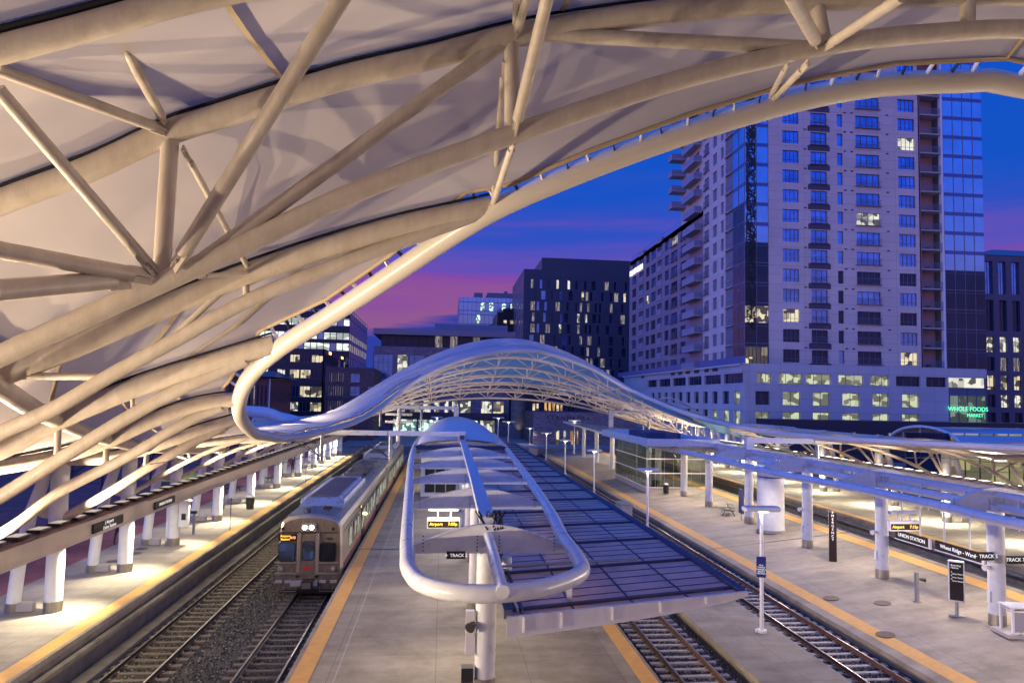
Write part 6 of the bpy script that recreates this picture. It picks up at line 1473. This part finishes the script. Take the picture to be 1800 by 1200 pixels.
m = MB(); m.add([(rx(376),Yr-1,rz_(662)),(rx(483),Yr-1,rz_(662)),(rx(483),Yr+17,rz_(662)),(rx(376),Yr+17,rz_(662)),(rx(400),Yr+6,rz_(650)),(rx(470),Yr+6,rz_(650))], [(0,1,5,4),(1,2,5),(2,3,4,5),(3,0,4),(3,2,1,0)]); m.build('roof', DKO, rb)
# curved pale roof beyond the rim
cr_ = thing('curved_roof', 'pale lilac curved roof behind the lowest part of the oval rim', 'roof'); pa, pb_, pc = at_y(430,722,70), at_y(475,727,70), at_y(512,745,70)
m = MB(); m.tube(smoothpath([pa, pb_, pc], 6), .55, 14); m.tube(smoothpath([pa+Vector((0,4,-.6)), pb_+Vector((0,4,-.7)), pc+Vector((0,4,-.2))], 6), .8, 14); m.build('shell', SILVER, cr_)
for px in (446, 470, 496): 
    p = at_y(px, 745, 72); m = MB(); m.cyl(p.x, 72, 1.3, at_y(px, 735, 72).z, .2, 12); m.build('column', SILVER, cr_)
# ================================================================ RIGHT-MOST BUILDING
rm = thing('pier_building', 'brown office with tall pilasters and lit lower floors at the right photo edge', 'office building'); Ym = 150.0
mx_ = lambda px: at_y(px, 600, Ym).x; mz = lambda py: at_y(1765, py, Ym).z
TAUP = panelmat('taupe_pilasters', (.17,.13,.17), 2.4, 3.4, .6)
F = Fac(rm, 'y', Ym, TAUP, .6, .5); x0 = mx_(1722); x1 = mx_(1850); z = 1.2
for i, (a, b, mt) in enumerate(((755,725,DARK),(716,694,LIT2),(685,660,LIT1),(652,628,LIT4),(619,592,LIT2),(582,528,GD),(517,460,GM))):
    F.wall(x0, x1, z, mz(a)); F.band(x0, x1, mz(a), mz(b), [(mx_(1734+k*23.5), mx_(1747.5+k*23.5), mt if not (k == 0 and i in (1,3)) else GD, 2, 1) for k in range(5)]); z = mz(b)
F.wall(x0, x1, z, mz(450)); F.finish('wall'); m = MB(); m.box(x0, x1, Ym+.7, Ym+25, 1.2, mz(450)-.1); m.build('core', DARK, rm)
m = MB(); m.add([(x0,Ym,mz(449)),(x1,Ym,mz(449)),(x1,Ym+25,mz(449)),(x0,Ym+25,mz(449)),(mx_(1765),Ym+3,mz(434)),(x1,Ym+3,mz(434)),(x1,Ym+20,mz(434)),(mx_(1765),Ym+20,mz(434))], [(0,1,5,4),(1,2,6,5),(2,3,7,6),(3,0,4,7),(4,5,6,7)]); m.build('roof', mat('blue_metal_roof', (.16,.26,.36), .35, metal=.5), rm)
# ================================================================ BEHIND THE FAR RIGHT PLATFORM
vr = thing('vaulted_roof', 'pale blue barrel-vaulted roof with a louvred arch end at the right', 'roof')
Xv = at_y(1680, 785, 66).x; ya_, yb_ = 64.5, at_x(1572, 780, Xv).y; zb_v = at_y(1640, 782, 70).z
arc = [(lerp(ya_, yb_, (1-math.cos(math.pi*i/16))/2), zb_v+2.0*math.sin(math.pi*i/16)) for i in range(17)]
m = MB(); 
for (a, b), (c, d) in zip(arc, arc[1:]): m.add([(Xv-.6,a,b),(Xv-.6,c,d),(Xv+50,c,d),(Xv+50,a,b)], [(0,1,2,3)], 0, True)
m.build('shell', mat('pale_blue_shell', (.45,.50,.60), .25, metal=.3, coat=.3), vr)
m = MB(); m.tube([(Xv-.6,a,b) for a, b in arc], .16, 10); m.build('edge_tube', SILVER, vr); m = MB(); m.prism([(a,b-.15) for a, b in arc], 'x', Xv, Xv+.1); m.build('louvred_end', mat('mauve_louvre', (.18,.13,.16), .6, noise=.3, nscale=1, stretch=(1,1,12)), vr)
for k in (5, 9, 12): a = arc[k]; m = MB(); m.box(Xv-.08, Xv-.01, a[0]-.05, a[0]+.05, zb_v, a[1]-.15); m.build('mullion', WHITE, vr)
gp_ = thing('glass_pavilion', 'glass pavilion with olive lit interior behind the far right columns', 'glass pavilion'); Yp2 = 66.0
x0, x1 = at_y(1592, 830, Yp2).x, at_y(1900, 830, Yp2).x
for k in range(12):
    a, b = lerp(x0, x1, k/12), lerp(x0, x1, (k+1)/12); m = MB(); m.box(a+.05, b-.05, Yp2, Yp2+.04, 1.3, 7.0); m.build('glass_panel', litmat('olive_interior', (.36,.33,.13), .75, .35, .35) if k > 2 else GD, gp_); m = MB(); m.box(b-.05, b+.05, Yp2-.06, Yp2+.06, 1.3, 7.0); m.build('mullion', DARK, gp_)
m = MB()
for z in (3.0, 4.4, 5.8): m.box(x0, x1, Yp2-.05, Yp2-.01, z, z+.08)
m.build('transom', mat('olive_transom', (.4,.38,.2), .5), gp_)
sf = thing('dark_shopfronts', 'dark street frontage with small warm lights behind the far right platform', 'shopfronts')
m = MB(); m.box(48, 100, 96, 101, 1.2, 7.4); m.build('wall', DKO, sf); rs_ = random.Random(4)
for k in range(26): x = 49+k*1.9; m = MB(); h = rs_.uniform(1.2,2.2); z = rs_.choice((1.4, 4.4)); m.box(x, x+rs_.uniform(.4,1.3), 95.93, 95.99, z, z+h*.7); m.build('window', rs_.choice((LIT1, LIT4, LITO, GD)), sf)
# low dark buildings left of the hall
lb_ = thing('dark_low_building', 'long low dark building across the plaza left of the hall columns', 'building'); m = MB(); m.box(-120, -48, 95, 110, 1.25, 8.5); m.build('wall', DKO, lb_)
for k in range(20): m = MB(); m.box(-118+k*3.4, -116.4+k*3.4, 94.93, 94.99, 2.4, 4.0); m.build('window', LIT4 if k % 4 else LIT1, lb_)
m = MB(); m.cyl(0,0,0,.05,4.2,40); o = m.build('lawn', mat('lit_lawn', (.16,.2,.03), .9, noise=.3, nscale=3)); p = at_z(341, 838, 1.3); o.location = (p.x, p.y, 1.26); o['kind'] = 'stuff'
spot((p.x, p.y-2, 6), (p.x, p.y, 1.3), 700, (1,1,.5), 100, .5, .2, 'lawn_lamp')
# bare trees
BARK = mat('bark', (.05,.035,.03), .9, bump=.4)
def bare_tree(p, h, label, seed):
    r = random.Random(seed); t = thing('bare_tree', label, 'tree', p, 'bare winter trees'); m = MB(); tw = MB()
    m.tube([(0,0,0),(.05,0,h*.2),(0,.05,h*.38)], [.11,.09,.07], 8); m.build('trunk', BARK, t)
    def br(a, d, l, rad, k):
        b = a+d*l; mid = a.lerp(b, .5)+Vector((r.uniform(-.1,.1), r.uniform(-.1,.1), .05))*l; tw.tube([a, mid, b], [rad, rad*.8, rad*.6], 5, caps=False)
        if k: 
            for _ in range(3): br(b if r.random() < .6 else mid, (d+Vector((r.uniform(-.7,.7), r.uniform(-.7,.7), r.uniform(-.1,.5)))).normalized(), l*r.uniform(.6,.8), rad*.6, k-1)
    for _ in range(5): br(Vector((0,0,h*r.uniform(.22,.38))), Vector((r.uniform(-.7,.7), r.uniform(-.7,.7), 1)).normalized(), h*.26, .045, 3)
    tw.build('branches', BARK, t); return t
p = at_z(1775, 868, 1.3); bare_tree((p.x+4, p.y+6, 1.3), 6.2, 'bare tree in front of the olive glass pavilion at the right edge', 1)
for i, (px, py) in enumerate(((150,905),(215,870),(300,850))):
    p = at_z(px, py, 1.3); bare_tree((p.x-3, p.y+3, 1.25), 5.5, ('bare tree on the plaza beside the first left columns','bare tree on the plaza beside the second left column','bare tree on the plaza beside the lit lawn')[i], i+5)
# bicycle racks / hoops on the far right platform
for i in range(5):
    y = 44+i*2.2; h = thing('cycle_hoop', 'white cycle hoop on the far right platform, in a row of five', 'cycle hoop', (39.5, y, 1.3), 'cycle hoops on the far right platform'); m = MB(); m.tube([(0,-.4,0),(0,-.4,.55),(0,-.3,.8),(0,0,.9),(0,.3,.8),(0,.4,.55),(0,.4,0)], .03, 8); m.build('hoop', WHITE, h)
# distant light poles on the concourse and plaza
for i, (px, py, Y, lb) in enumerate(((499,768,100,'T-headed pole seen past the rim at the left, leftmost of three'),(524,757,112,'T-headed pole seen past the rim, middle of three'),(537,755,118,'T-headed pole seen past the rim, rightmost of three'),(768,734,124,'T-headed pole left of the barrel roof peak'),(876,735,122,'T-headed pole right of the barrel roof peak'),(894,742,112,'T-headed pole beside the far end of the purple roof'),(1010,740,108,'T-headed pole before the station wall lettering'),(1131,736,100,'T-headed pole beside the gantry at the far right arch foot'))):
    p = at_y(px, py, Y); e = light_pole((p.x, Y, 1.2), p.z-1.2, lb, 2.0)
    spot((p.x, Y, p.z-.1), (p.x, Y+.1, 0), 300, NEUT, 150, .8, .12, 'pole_lamp')
